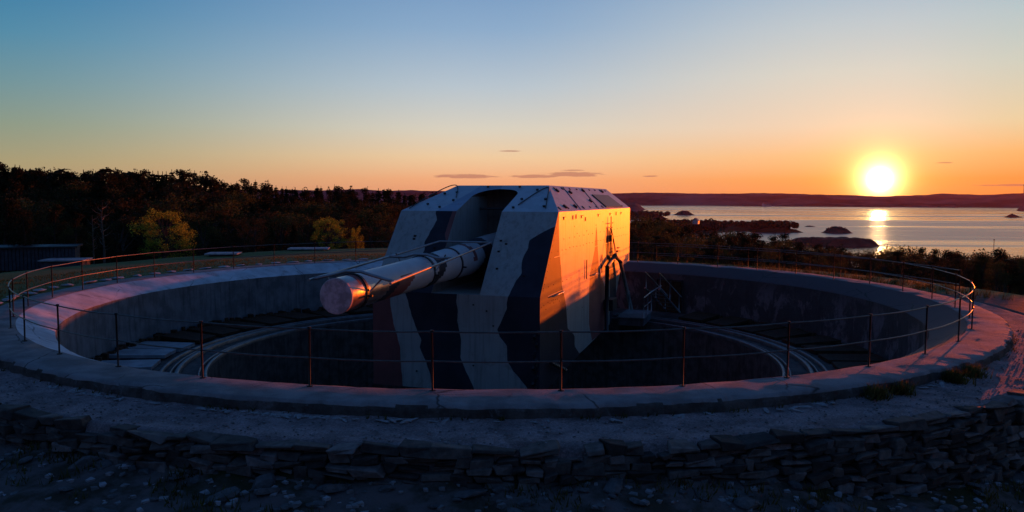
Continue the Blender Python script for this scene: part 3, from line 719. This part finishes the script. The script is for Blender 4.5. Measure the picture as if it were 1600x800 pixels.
obj('side_roof_plate', bm, PM, gun)
bm = B()
hp = [sr(-6.5, 3.72), sr(-6.6, 3.16), sr(-10.6, 3.14), sr(-10.1, 3.70)]
tp = [bm.verts.new(p+ns*.05) for p in hp]; bt = [bm.verts.new(p-ns*.02) for p in hp]; bm.faces.new(tp)
for i in range(4): bm.faces.new((tp[i], bt[i], bt[(i+1) % 4], tp[(i+1) % 4]))
obj('roof_hatch', bm, M['black'], gun)
# right side plate (photo right)
bot = lerpf([(-12.6, .30), (-10.29, .25), (-7.66, -2.29), (-1.29, -2.53), (1.73, -2.72), (4.42, -2.9)])
S1 = [(2.11, 3.09), (2.11, 2.67), (1.99, 1.68), (1.74, 1.1), (1.62, .46), (1.23, .04), (.97, -.33), (.7, -1.21), (-.41, -1.66), (-.42, -2.07), (-1.31, -2.55)]
S2 = [(-4.1, 2.4), (-4.05, 2.17), (-3.89, 1.44), (-3.04, .55), (-2.88, -.03), (-2.9, -1.06), (-2.9, -1.57), (-3.5, -2.33)]
S3 = [(-4.12, 2.4), (-4.3, 2.17), (-4.5, 1.41), (-4.9, .42), (-6.2, -.41), (-6.3, -1.54), (-6.24, -2.08), (-5.9, -2.46)]
S4 = [(-6.3, 2.3), (-6.34, 2.), (-6.15, 1.53), (-6.58, .55), (-7.23, -.16), (-7.4, -2.4)]
S5 = [(-6.32, 2.3), (-7.6, 1.95), (-7.83, 1.44), (-8.53, .39), (-8.9, -.31), (-9.2, -2.4)]
def sidemat(u, z):
    if u > interp(S1, z): return D
    if z < 2.35 and interp(S2, z) > u > interp(S3, z): return R_d
    if z < 2.25 and interp(S4, z) > u > interp(S5, z): return D
    return G
def side(bm, sgn):
    nz = 60
    for j in range(nz):
        za, zb = -2.9+(Z2+2.9)*j/nz, -2.9+(Z2+2.9)*(j+1)/nz; zm = (za+zb)/2
        def front(z): return U1 if z <= Z1 else U1+(U2-U1)*(z-Z1)/(Z2-Z1)
        def back(z):
            if z >= .30: return U4
            if z >= .25: return -12.6 + (.30-z)/.05*2.31
            if z >= -2.29: return -10.29+(.25-z)/2.54*2.63
            if z >= -2.53: return -7.66+(-2.29-z)/.24*6.37
            return -1.29 + (-2.53-z)/.37*5.7
        fa, fb, ba, bb = front(za), front(zb), back(za), back(zb)
        if fa <= ba and fb <= bb: continue
        ba, bb = min(ba, fa), min(bb, fb)
        cuts = []
        for P in (S1, S2, S3, S4, S5):
            if P in (S2, S3) and zm > 2.35 or P in (S4, S5) and zm > 2.25: continue
            cuts.append((interp(P, za), interp(P, zb)))
        ea = [fa]+[min(fa, max(ba, c[0])) for c in cuts]+[ba]; eb = [fb]+[min(fb, max(bb, c[1])) for c in cuts]+[bb]
        for i in range(len(ea)-1):
            if ea[i]-ea[i+1] < 1e-3 and eb[i]-eb[i+1] < 1e-3: continue
            um = (ea[i]+ea[i+1]+eb[i]+eb[i+1])/4
            pts = [(ea[i], za), (ea[i+1], za), (eb[i+1], zb), (eb[i], zb)]
            if ea[i]-ea[i+1] < 1e-3: pts = [pts[0], pts[2], pts[3]]
            elif eb[i]-eb[i+1] < 1e-3: pts = [pts[0], pts[1], pts[2]]
            bm.faces.new([bm.verts.new(Lc(u, sgn*W, z)) for u, z in pts]).material_index = sidemat(um, zm)
bm = B(); side(bm, 1)
def rivet(u, z, s=.022): box(bm, (u, W+.004, z), (s*1.6, .018, s*1.6), mi=BK)
rr = random.Random(4)
for i in range(26):
    rivet(2.2-i*.56, 1.72+.05*rr.random(), .02); 
    if rr.random() < .8: rivet(4.0-i*.62, .62, .022)
for i in range(17): rivet(1.4-i*.8, 2.12, .02)
for i in range(24):
    z = .6-.25*rr.random(); rivet(4.2-i*.25 if i < 10 else rr.uniform(-9, 3), z-.45 if i < 10 else rr.uniform(-1.8, 2.7), .02)
for i in range(12):       # front edge line of bolts
    z = .55+i*.2; rivet(U1+(U2-U1)*(z-Z1)/(Z2-Z1)-.22, z, .016)
for u in (1.35, -1.41, -4.58, -7.2, -10):    # lifting brackets under the roof edge
    box(bm, (u, W+.03, 2.90), (.26, .06, .022), mi=BK); box(bm, (u+.1, W+.015, 2.85), (.035, .03, .10), mi=BK)
for u, z in ((.1, 2.86), (-.4, 2.88), (-2.0, 2.75), (-8.6, 2.86)): box(bm, (u, W+.02, z), (.02, .03, .16), mi=BK)
for z in (.30, 1.55): # welded seam bands
    box(bm, (-4.6, W+.002, z), (14.6 if z > 1 else 16.2, .008, .02), mi=G)
for u in (-2.16, -5.2): tube(bm, [Lc(u, W+.05, 1.12), Lc(u, W+.05, .34)], .022, 5, mi=BK)
obj('side_plate', bm, PM, gun)
bm = B(); side(bm, -1); obj('side_plate', bm, PM, gun)
bm = B()
quad(Lc(U4, -W, .3), Lc(U4, W, .3), Lc(U4, W, Z2), Lc(U4, -W, Z2), mi=G)
for (a, za), (b_, zb) in zip([(-12.6, .30), (-10.29, .25), (-7.66, -2.29), (-1.29, -2.53), (1.73, -2.72)], [(-10.29, .25), (-7.66, -2.29), (-1.29, -2.53), (1.73, -2.72), (4.42, -2.9)]):
    quad(Lc(a, -W, za), Lc(b_, -W, zb), Lc(b_, W, zb), Lc(a, W, za), mi=D)
obj('rear_and_belly_plate', bm, PM, gun)
# handles catching the light
for u0, u1, z in ((3.16, 1.6, .26), (-3.2, -4.2, .40), (-6.4, -6.95, .52)):
    bm = B(); tube(bm, [Lc(u0, W, z), Lc(u0, W+.09, z), Lc(u1, W+.09, z), Lc(u1, W, z)], .022, 6); obj('grab_rail', bm, M['tube'], gun)
# roof cables
for pts, nm in (([(-2.75, 3.15), (-2.5, 3.6), (-2.15, 3.98), (-1.8, 3.98), (-1.35, 3.55)], 0), ([(1.35, 3.3), (1.65, 3.75), (1.95, 3.95), (2.2, 3.6), (2.45, 3.2)], 1)):
    bm = B(); P = []
    for w_, z in pts:
        zz = min(z, 4.0); p = rf(w_, zz); P.append(p + nr*(.03 + (z-zz)) + (Vector((0, 0, .02)) if nm == 0 and 3.3 < z else Vector((0, 0, 0))))
    Q = []
    for i in range(len(P)-1):
        for k in range(6):
            t = k/6; p0, p1, p2, p3 = P[max(0, i-1)], P[i], P[i+1], P[min(len(P)-1, i+2)]
            Q.append(.5*((2*p1)+(p2-p0)*t+(2*p0-5*p1+4*p2-p3)*t*t+(3*p1-p0-3*p2+p3)*t**3))
    Q.append(P[-1]); tube(bm, Q, .02, 6); obj('roof_cable', bm, M['black'], gun)
# barrel
TILT = math.atan((1.54-1.17)/11.)
brl_o = bpy.data.objects.new('barrel', None)
bm = B(); SEG = 48
prof = [(11.85, .425), (11.6, .438), (11.0, .44), (10.4, .443), (9.6, .447), (8.8, .452), (7.6, .462), (7.0, .47), (6.0, .49), (5.0, .515), (4.0, .54), (3.2, .56), (2.6, .57), (2.55, .62), (1.2, .66), (-.9, .68)]
def axz(u): return 1.17+(11.85-u)*(1.54-1.17)/11.
def ringat(u, r): return [Lc(u, r*math.cos(2*math.pi*k/SEG), axz(u)+r*math.sin(2*math.pi*k/SEG)) for k in range(SEG)]
us = sorted({p[0] for p in prof} | {11.85-i*.12 for i in range(106)}, reverse=True)
fr = lerpf([(u, r) for u, r in prof][::-1])
def bmi(u, k):
    th = 2*math.pi*(k+.5)/SEG; lowside = math.sin(th) < .25+.15*math.sin(u*3)
    e = .25*math.sin(th*1.0)+.12*math.sin(th*3+1)
    v = u+e
    if v > 11.5: return 3
    if 11.25 < v <= 11.5 and not lowside: return 2
    if v > 9.95: return 3 if lowside else (2 if v > 11.2 else 0)
    if 9.45 < v <= 9.95: return 1 if lowside else 0
    if 8.55 < v <= 9.45: return 2 if lowside else 0
    if 6.3 < v <= 6.85: return 1
    if 3.75 < v <= 4.05: return 2 if th < 4.5 else 0
    if 2.2 < v <= 3.0: return 1
    return 0
prev = None
for u in us:
    ring = [bm.verts.new(p) for p in ringat(u, fr(u))]
    if prev:
        for k in range(SEG):
            f = bm.faces.new((prev[k], prev[(k+1) % SEG], ring[(k+1) % SEG], ring[k])); f.smooth = True; f.material_index = bmi(u+.06, k)
    prev = ring
brm = obj('barrel', bm, [M['brl'], M['dark'], M['red'], M['muz']], gun)
bpy.data.objects.remove(brl_o)
bm = B(); r0 = None
for u, r in ((11.80, .44), (11.87, .445), (11.885, .43), (11.89, .40), (11.885, .0)):
    if r > 0:
        ring = [bm.verts.new(p) for p in ringat(u, r)]
        if r0:
            for k in range(SEG): bm.faces.new((r0[k], r0[(k+1) % SEG], ring[(k+1) % SEG], ring[k]))
        r0 = ring
    else: bm.faces.new(r0)
obj('muzzle_cap', bm, M['brass'], brm)
def clampring(u):
    bm = B(); r = fr(u); pr_ = [(u-.045, r-.01), (u-.045, r+.03), (u+.045, r+.03), (u+.045, r-.01)]; rings = [[bm.verts.new(p) for p in ringat(*q)] for q in pr_]
    for A, C in zip(rings, rings[1:]):
        for k in range(SEG): bm.faces.new((A[k], A[(k+1) % SEG], C[(k+1) % SEG], C[k]))
    for s_ in (1, -1):
        tube(bm, [Lc(u, s_*(r+.01), axz(u)-.08), Lc(u, s_*(r+.14), axz(u)-.08)], .03, 6)
    return obj('clamp_ring', bm, M['black'], brm)
for u in (11.1, 7.0, 4.9): clampring(u)
# tubular frame carried above the barrel
frame = thing('x', 'x', 'x'); bpy.data.objects.remove(frame)
fz = lambda u: axz(u)+lerpf([(3.4, .60), (7, .45), (11.2, .27)])(u)
fw = lambda u: lerpf([(3.4, .95), (11.2, 1.15)])(u)
bm = B()
for s_ in (-1, 1):
    tube(bm, [Lc(11.25, s_*fw(11.2), fz(11.2)), Lc(7, s_*fw(7), fz(7)-.01), Lc(3.35, s_*fw(3.4), fz(3.4))], .036, 8)
tube(bm, [Lc(3.38, -fw(3.4), fz(3.4)), Lc(3.38, fw(3.4), fz(3.4))], .034, 8)
for u in (11.0, 7.0):
    r = fr(u); a = axz(u)
    pts = [Lc(u, -fw(u), fz(u)), Lc(u, -.55, a+r*.80+.06), Lc(u, -.2, a+r+.06), Lc(u, .2, a+r+.06), Lc(u, .55, a+r*.80+.06), Lc(u, fw(u), fz(u))]
    tube(bm, pts, .042, 8)
    for s_ in (-1, 1): tube(bm, [Lc(u, s_*(r+.02), a+.02), Lc(u, s_*.82, fz(u)+.10)], .022, 6)
obj('tube_frame', bm, M['tube'], brm)
# derrick
bm = B(); Wd = W+.22
tube(bm, [Lc(-5.55, Wd, -2.3), Lc(-5.52, Wd, .60)], .095, 6); tube(bm, [Lc(-5.5, Wd, .55), Lc(-7.35, Wd, .95)], .10, 6); tube(bm, [Lc(-7.3, Wd, .95), Lc(-8.9, Wd, .50)], .09, 6)
box(bm, (-6.4, Wd, -1.2), (1.0, .4, .5))
obj('hoist_arm', bm, M['black'], gun)
bm = B(); tube(bm, [Lc(-8.8, Wd, .5), Lc(-11.4, Wd+.15, -2.2)], .10, 6); obj('hoist_strut', bm, M['grey'], gun)
bm = B(); ap = Lc(-6.85, W+.10, 2.35)
for e in ((-5.5, .8), (-8.4, .75)): tube(bm, [ap, Lc(e[0], W+.14, e[1])], .016, 5)
tube(bm, [Lc(-6.9, W+.1, 2.75), Lc(-6.95, W+.1, 0.95)], .022, 6); tube(bm, [ap, Lc(-7.8, W+.2, .7)], .02, 5)
for z, l in ((2.45, .5), (2.25, .35), (1.6, .25)): tube(bm, [Lc(-6.87-l, W+.1, z), Lc(-6.87+l, W+.1, z)], .02, 5)
box(bm, (-6.9, W+.1, 1.75), (.2, .14, .3)); box(bm, (-8.1, Wd, 1.1), (.5, .12, .06)); box(bm, (-8.2, Wd, 1.25), (.4, .1, .05))
obj('hoist_frame', bm, M['black'], gun)
# chain and brackets on the right front corner
bm = B()
for i in range(16):
    p = Lc(U1+.05+.1*math.sin(i), W-.12+.07*math.cos(i*1.7), -.75-i*.13); box(bm, p, (.10, .07, .12), Matrix.Rotation(i*.8, 3, 'Y'))
obj('chain', bm, M['black'], gun); bm = B()
for i in range(14):
    p = Lc(3.6-i*.15, W+.16, -1.9-.05*i); box(bm, p, (.12, .1, .1), Matrix.Rotation(i*.9, 3, 'X'))
obj('chain', bm, M['black'], gun)
# carriage below the shield
bm = B(); lathe(bm, [(2.2, -2.4), (2.2, -4.5), (4.6, -5.2), (4.6, -7.4), (5.0, -7.5), (5.0, -8.)], 64); obj('carriage', bm, M['black'], gun)
# platform and stair beside the gun
def Wl(u, w_, z):
    sa, ca = math.sin(AX), math.cos(AX); return Vector((-u*sa+w_*ca, -u*ca-w_*sa, z))
pl = thing('steel_platform', 'grey boxy landing with thin handrails beside the gun rear', 'platform', Wl(-9.2, W+.9, -2.4), -math.pi/2-AX)
bm = B(); box(bm, (0, 0, .18), (2.6, 1.2, .34)); box(bm, (0, 0, .37), (2.7, 1.3, .05)); obj('deck', bm, M['wall'], pl)
bm = B()
for x, y in ((-1.25, .6), (0, .6), (1.25, .6), (-1.25, -.5)): tube(bm, [(x, y, .36), (x, y, 1.35)], .03, 6)
tube(bm, [(1.25, .6, 1.35), (-1.25, .6, 1.35), (-1.9, 1.0, 1.6)], .03, 6); tube(bm, [(1.25, .6, .9), (-1.25, .6, .9)], .022, 6)
obj('handrail', bm, M['tube'], pl)
stp = thing('steel_stair', 'short steel stair with slanting handrail going down right of the platform', 'stair', Wl(-10.6, W+1.5, -2.4), -math.pi/2-AX+rad(158))
bm = B()
for y in (-.4, .4): tube(bm, [(0, y, 1.5), (2.2, y, .1)], .05, 6)
obj('stringer', bm, M['tube'], stp)
bm = B()
for i in range(6): box(bm, (.2+i*.36, 0, 1.35-i*.23), (.24, .8, .03))
obj('tread', bm, M['rust'], stp)
bm = B()
for y in (-.4, .4):
    tube(bm, [(0, y, 2.3), (2.3, y, .9)], .028, 6)
    for i in range(3): tube(bm, [(.1+i*1.0, y, 1.45-i*.64), (.1+i*1.0, y, 2.25-i*.61)], .024, 6)
obj('handrail', bm, M['tube'], stp)
# ------------------------------------------------------------------ dry-stone wall below the path
def stone(bm, c, s, rot, r):
    v = box(bm, c, s, rot)
    for q in v: q.co += Vector((r.uniform(-.18, .18)*s[0], r.uniform(-.15, .15)*s[1], r.uniform(-.26, .26)*s[2]))
rw = random.Random(12); bm = B()
th = -152.
courses = {}
for zc in range(12):
    z = -.36 - zc*.115; th = -152.+rw.random()*2
    while th < -30:
        ln = rw.uniform(.16, .52) if zc else rw.uniform(.3, .75); dth = math.degrees(ln/18.25)
        a = rad(th+dth/2); depth = .50 + .75*sstep(-82, -62, th+dth/2)
        keep = -z < depth+.34 and (th > -140 or rw.random() < .4) 
        if keep and rw.random() < .96:
            R = 18.24 + .03*zc + rw.uniform(-.05, .06) + (.05 if zc == 0 else 0)
            stone(bm, (R*math.cos(a), R*math.sin(a), z+rw.uniform(-.015, .015)+(.035 if zc == 0 else 0)), (rw.uniform(.24, .4), ln*.97, rw.choice([rw.uniform(.05, .10), rw.uniform(.09, .14), rw.uniform(.12, .19)])), Matrix.Rotation(a, 3, 'Z') @ Matrix.Rotation(rw.uniform(-.12, .12), 3, 'X') @ Matrix.Rotation(rw.uniform(-.12, .12), 3, 'Y'), rw)
        th += dth
bmesh.ops.bevel(bm, geom=bm.edges[:], offset=.014, segments=1, affect='EDGES')
tag(obj('dry_stone_wall', bm, M['stone']), 'low dry-stone retaining wall curving below the gravel path', 'wall')
# loose stones on the slope
def rockmesh(seed):
    r = random.Random(seed); b_ = B(); bmesh.ops.create_icosphere(b_, subdivisions=2, radius=.5)
    fx = [Vector((r.gauss(0, 1), r.gauss(0, 1), r.gauss(0, 1))).normalized() for _ in range(7)]
    for v in b_.verts:
        for n_ in fx:
            d = v.co.dot(n_)-.30
            if d > 0: v.co -= n_*d
        v.co.z *= .55
    me = bpy.data.meshes.new('rock'); b_.to_mesh(me); b_.free(); me.materials.append(M['rock']); return me
RK = [rockmesh(i) for i in range(7)]
def rock(name, x, y, s, label, group, sq=(1, 1, 1), mt=None):
    o = bpy.data.objects.new(name, rw.choice(RK)); sc.collection.objects.link(o)
    o.location = (x, y, ground(x, y)+.10*s*sq[2]); o.rotation_euler = (rw.uniform(-.25, .25), rw.uniform(-.25, .25), rw.random()*6.28); o.scale = (s*sq[0], s*sq[1], s*sq[2])
    return tag(o, label, 'rock', group)
zones = ((-150, -112, 'left part of the slope'), (-112, -94, 'left of centre below the wall'), (-94, -80, 'middle foreground below the wall'), (-80, -62, 'right of centre below the wall'), (-62, -40, 'far right foot of the wall'))
for a0, a1, zn in zones:
    for sz, nm, cnt in ((.5, 'large flat stone', 9), (.26, 'fist-sized stone', 15)):
        for i in range(cnt):
            a = rad(rw.uniform(a0, a1)); R = 18.6+abs(rw.gauss(0, .75)); s = sz*rw.uniform(.55, 1.25)
            rock('fallen_stone', R*math.cos(a), R*math.sin(a), s, '%s lying on the %s' % (nm, zn) if 'slope' in zn else '%s lying %s' % (nm, zn) if 'left of' in zn or 'right of' in zn else '%s lying in the %s' % (nm, zn) if 'middle' in zn else '%s lying at the %s' % (nm, zn), '%ss, %s' % (nm, zn), (1, rw.uniform(.5, .8), rw.uniform(.35, .8)))
LF = [rockmesh(80+i) for i in range(3)]
for m_ in LF: m_.materials.clear(); m_.materials.append(M['slab'])
# pebbles: uncountable
bm = B()
for _ in range(3000):
    a = rad(rw.uniform(-158, -25)); 
    if rw.random() < .6: R = rw.uniform(16.95, 18.2); z = -.262; s = rw.uniform(.008, .02)
    else: R = 18.5+abs(rw.gauss(0, 1.3)); z = None; s = rw.uniform(.015, .06)
    x, y = R*math.cos(a), R*math.sin(a); z = ground(x, y)+.005 if z is None else z
    stone(bm, (x, y, z), (s*2, s*1.5, s), Matrix.Rotation(rw.random()*6, 3, 'Z'), rw)
struct(obj('pebbles', bm, M['pebble']), 'stuff')
for _ in range(150):
    th_ = rw.choice([rw.uniform(-124, -110), rw.uniform(-108, -92), rw.uniform(-112, -98), rw.uniform(-92, -50)]); a = rad(th_); R = 16.97+abs(rw.gauss(0, .06)); s = rw.uniform(.05, .24)
    rock('lime_flake', R*math.cos(a), R*math.sin(a), s, 'pale flake of broken lime concrete at the foot of the kerb', 'pale flakes along the kerb foot', (.5, 1.6, .5)).location.z = -.245
for q in sc.objects:
    if q.name.startswith('lime_flake'): q.data = LF[hash(q.data.name) % 3] if False else LF[len(q.name) % 3]
# edge stones outside the rim on the lawn side
se = [rockmesh(50+i) for i in range(4)]
for m_ in se: m_.materials.clear(); m_.materials.append(M['slab'])
k = 0; a = 92.
while a < 222:
    R = 17.2+rw.uniform(-.12, .2)
    o = bpy.data.objects.new('edge_stone', rw.choice(se)); sc.collection.objects.link(o); L_s = rw.uniform(.5, .95)
    o.location = (R*math.cos(rad(a)), R*math.sin(rad(a)), ground(R*math.cos(rad(a)), R*math.sin(rad(a)))+.07); o.scale = (.5*rw.uniform(.8, 1.2), L_s, .22); o.rotation_euler = (0, 0, rad(a)+rw.uniform(-.15, .15))
    wh = 'behind the gun barrel' if a < 125 else 'at the far left lawn edge' if a < 165 else 'on the left bend of the railing' if a < 195 else 'at the leftmost railing posts'
    tag(o, 'flat pale edging stone in the grass %s' % wh, 'stone', 'pale edging stones %s' % wh); a += rw.uniform(2.6, 4.2)
# grass: turf fringe and tufts
bm = B()
def blades(x, y, z, n_, h, spread):
    for _ in range(n_):
        px_, py_ = x+rw.gauss(0, spread), y+rw.gauss(0, spread); hh = h*rw.uniform(.5, 1.2); a = rw.random()*6.28; lx, ly = rw.gauss(0, .35)*hh, rw.gauss(0, .35)*hh; wd = .008+.01*rw.random()
        bm.faces.new([bm.verts.new((px_-math.cos(a)*wd, py_-math.sin(a)*wd, z)), bm.verts.new((px_+math.cos(a)*wd, py_+math.sin(a)*wd, z)), bm.verts.new((px_+lx, py_+ly, z+hh))])
for _ in range(520):
    a = rad(rw.uniform(-155, -30)); R = 18.35+abs(rw.gauss(0, .8)); x, y = R*math.cos(a), R*math.sin(a)
    if noise.noise(Vector((x*.5, y*.5, 3))) > -.02: blades(x, y, ground(x, y)-.01, 12, .16, .08)
for _ in range(1500):
    a = rad(rw.uniform(85, 205)); R = rw.uniform(17.6, 23); x, y = R*math.cos(a), R*math.sin(a); blades(x, y, ground(x, y)-.01, 7, .12, .15)
for _ in range(160):
    a = rad(rw.uniform(0, 80)); R = rw.uniform(18.2, 20); x, y = R*math.cos(a), R*math.sin(a); blades(x, y, ground(x, y)-.01, 14, .35, .12)
for _ in range(80):
    a = rad(rw.uniform(-140, -20)); blades(16.92*math.cos(a), 16.92*math.sin(a), -.25, 5, .10, .04)
struct(obj('grass', bm, M['grass']), 'stuff')
for th_, n_, lb in ((-63.5, 90, 'low dark grass tuft at the kerb foot, left of the larger one'), (-61, 60, 'smallest grass tuft against the kerb foot'), (-54.5, 170, 'large dark grass tuft growing at the right kerb foot'), (-51.5, 120, 'grass tuft at the kerb foot nearest the right edge')):
    bm = B(); R = 17.0; blades(R*math.cos(rad(th_)), R*math.sin(rad(th_)), -.26, n_*3, .26, .12)
    tag(obj('grass_tuft', bm, M['grass']), lb, 'grass tuft', 'grass tufts at the kerb')
# ------------------------------------------------------------------ field things
def put(px, d): x, y = polar(px, d); return x, y, ground(x, y)
x, y, z = put(28, 70); z = -1.75
sh = thing('boarded_shed', 'long low dark shed of upright boards at the left edge', 'shed', (x, y, z), rad(22))
bm = B()
for i in range(30): box(bm, (-3.6+i*.25, 0, .55), (.20, .06+.03*(i % 2), 1.7)); 
box(bm, (0, 1.6, .5), (7.4, 3., 1.6)); obj('wall', bm, M['board'], sh)
bm = B(); box(bm, (0, 1.6, 1.42), (7.8, 3.6, .12)); obj('roof', bm, M['black'], sh)
for px, d, wd, lb in ((101, 68, 2.7, 'small dark hut with flat pale roof right of the boarded shed'), ):
    x, y, z = put(px, d); z = -2.45; t = thing('low_hut', lb, 'hut', (x, y, z), rad(12)); bm = B(); box(bm, (0, 0, .55), (wd, 2.2, 1.3)); obj('wall', bm, M['board'], t)
    bm = B(); box(bm, (0, 0, 1.25), (wd+.35, 2.5, .09)); obj('roof', bm, M['slab'], t)
for px, d, wd, lb in ((348, 62, 2.3, 'low slab-topped concrete vent cover on the lawn under the golden tree'), (482, 66, 3.2, 'wide flat slab-topped concrete cover on the lawn below the yellow-green tree')):
    x, y, z = put(px, d); z = -1.42 if px < 400 else -1.40; t = thing('slab_cover', lb, 'slab cover', (x, y, z), rad(8)); bm = B(); box(bm, (0, 0, .3), (wd*.8, 1.2, .9)); obj('base', bm, M['black'], t)  # black box fills the open space under the slab as painted shade
    bm = B(); box(bm, (0, 0, .80), (wd, 1.9, .10)); obj('slab', bm, M['slab'], t)
# ------------------------------------------------------------------ far small things
def cottage(px, d, z, wd, lb, rz):
    x, y = polar(px, d); t = thing('cottage', lb, 'cottage', (x, y, z), rz); h = wd*.4
    bm = B(); box(bm, (0, 0, h/2), (wd, wd*.7, h)); v = [bm.verts.new(p) for p in ((-wd/2, -wd*.35, h), (-wd/2, wd*.35, h), (-wd/2, 0, h*1.75), (wd/2, -wd*.35, h), (wd/2, wd*.35, h), (wd/2, 0, h*1.75))]
    bm.faces.new((v[0], v[1], v[2])); bm.faces.new((v[5], v[4], v[3])); obj('wall', bm, M['white'], t)
    bm = B(); e = .06*wd
    for s_ in (-1, 1):
        q = [(-wd/2-e, s_*(wd*.35+e), h*.95), (wd/2+e, s_*(wd*.35+e), h*.95), (wd/2+e, 0, h*1.8), (-wd/2-e, 0, h*1.8)]
        a_ = [bm.verts.new(p) for p in q]; b_ = [bm.verts.new((p[0], p[1], p[2]+.3)) for p in q]; bm.faces.new(a_); bm.faces.new(b_[::-1])
        for i in range(4): bm.faces.new((a_[i], b_[i], b_[(i+1) % 4], a_[(i+1) % 4]))
    obj('roof', bm, M['black'], t)
    bm = B(); box(bm, (-wd*.2, -wd*.35-.06, h*.5), (wd*.12, .1, h*.35)); box(bm, (wd*.2, -wd*.35-.06, h*.5), (wd*.12, .1, h*.35)); obj('window', bm, M['black'], t)
cottage(1087, 1340, SEA+20, 13, 'white gabled cottage among trees on the near peninsula', rad(65))
cottage(1119, 1500, SEA+9, 10, 'smaller pale cottage down by the peninsula shore', rad(40))
cottage(1195, 7350, SEA+2, 50, 'tiny white waterside house across the fjord, left one', rad(20))
cottage(1199, 7380, SEA+2, 42, 'tiny white waterside house across the fjord, right one', rad(10))
x, y = polar(1554, 1240); t = thing('sea_mark', 'thin dark navigation mark standing in the water at right', 'sea mark', (x, y, SEA))
bm = B(); tube(bm, [(0, 0, -3), (0, 0, 8)], .35, 6); obj('pole', bm, M['black'], t)
bm = B(); tube(bm, [(0, 0, 7.2), (0, 0, 8.8)], .8, 8); obj('topmark', bm, M['black'], t)
x, y = polar(1596, 8900); t = thing('radio_mast', 'distant radio mast on the far ridge near the right edge', 'mast', (x, y, 60))
bm = B(); tube(bm, [(0, 0, -20), (0, 0, 95)], [2.6, 1.2], 5); obj('pole', bm, M['black'], t)
bm = B(); tube(bm, [(0, 0, 80), (0, 0, 95)], 2.6, 6); obj('antenna', bm, M['black'], t)

# ------------------------------------------------------------------ haze: one closed box of even air
bm = B(); box(bm, (0, 4500, 45), (30000, 14000, 2*132.)); hz = obj('haze', bm, [])
m = bpy.data.materials.new('haze_air'); m.use_nodes = True; nt = m.node_tree; nt.nodes.clear()
pv = nt.nodes.new('ShaderNodeVolumePrincipled'); ou = nt.nodes.new('ShaderNodeOutputMaterial'); nt.links.new(pv.outputs[0], ou.inputs['Volume'])
pv.inputs['Color'].default_value = (.62, .42, .82, 1); pv.inputs['Density'].default_value = 1.05e-5; pv.inputs['Anisotropy'].default_value = .55
hz.data.materials.append(m); hz['kind'] = 'stuff'
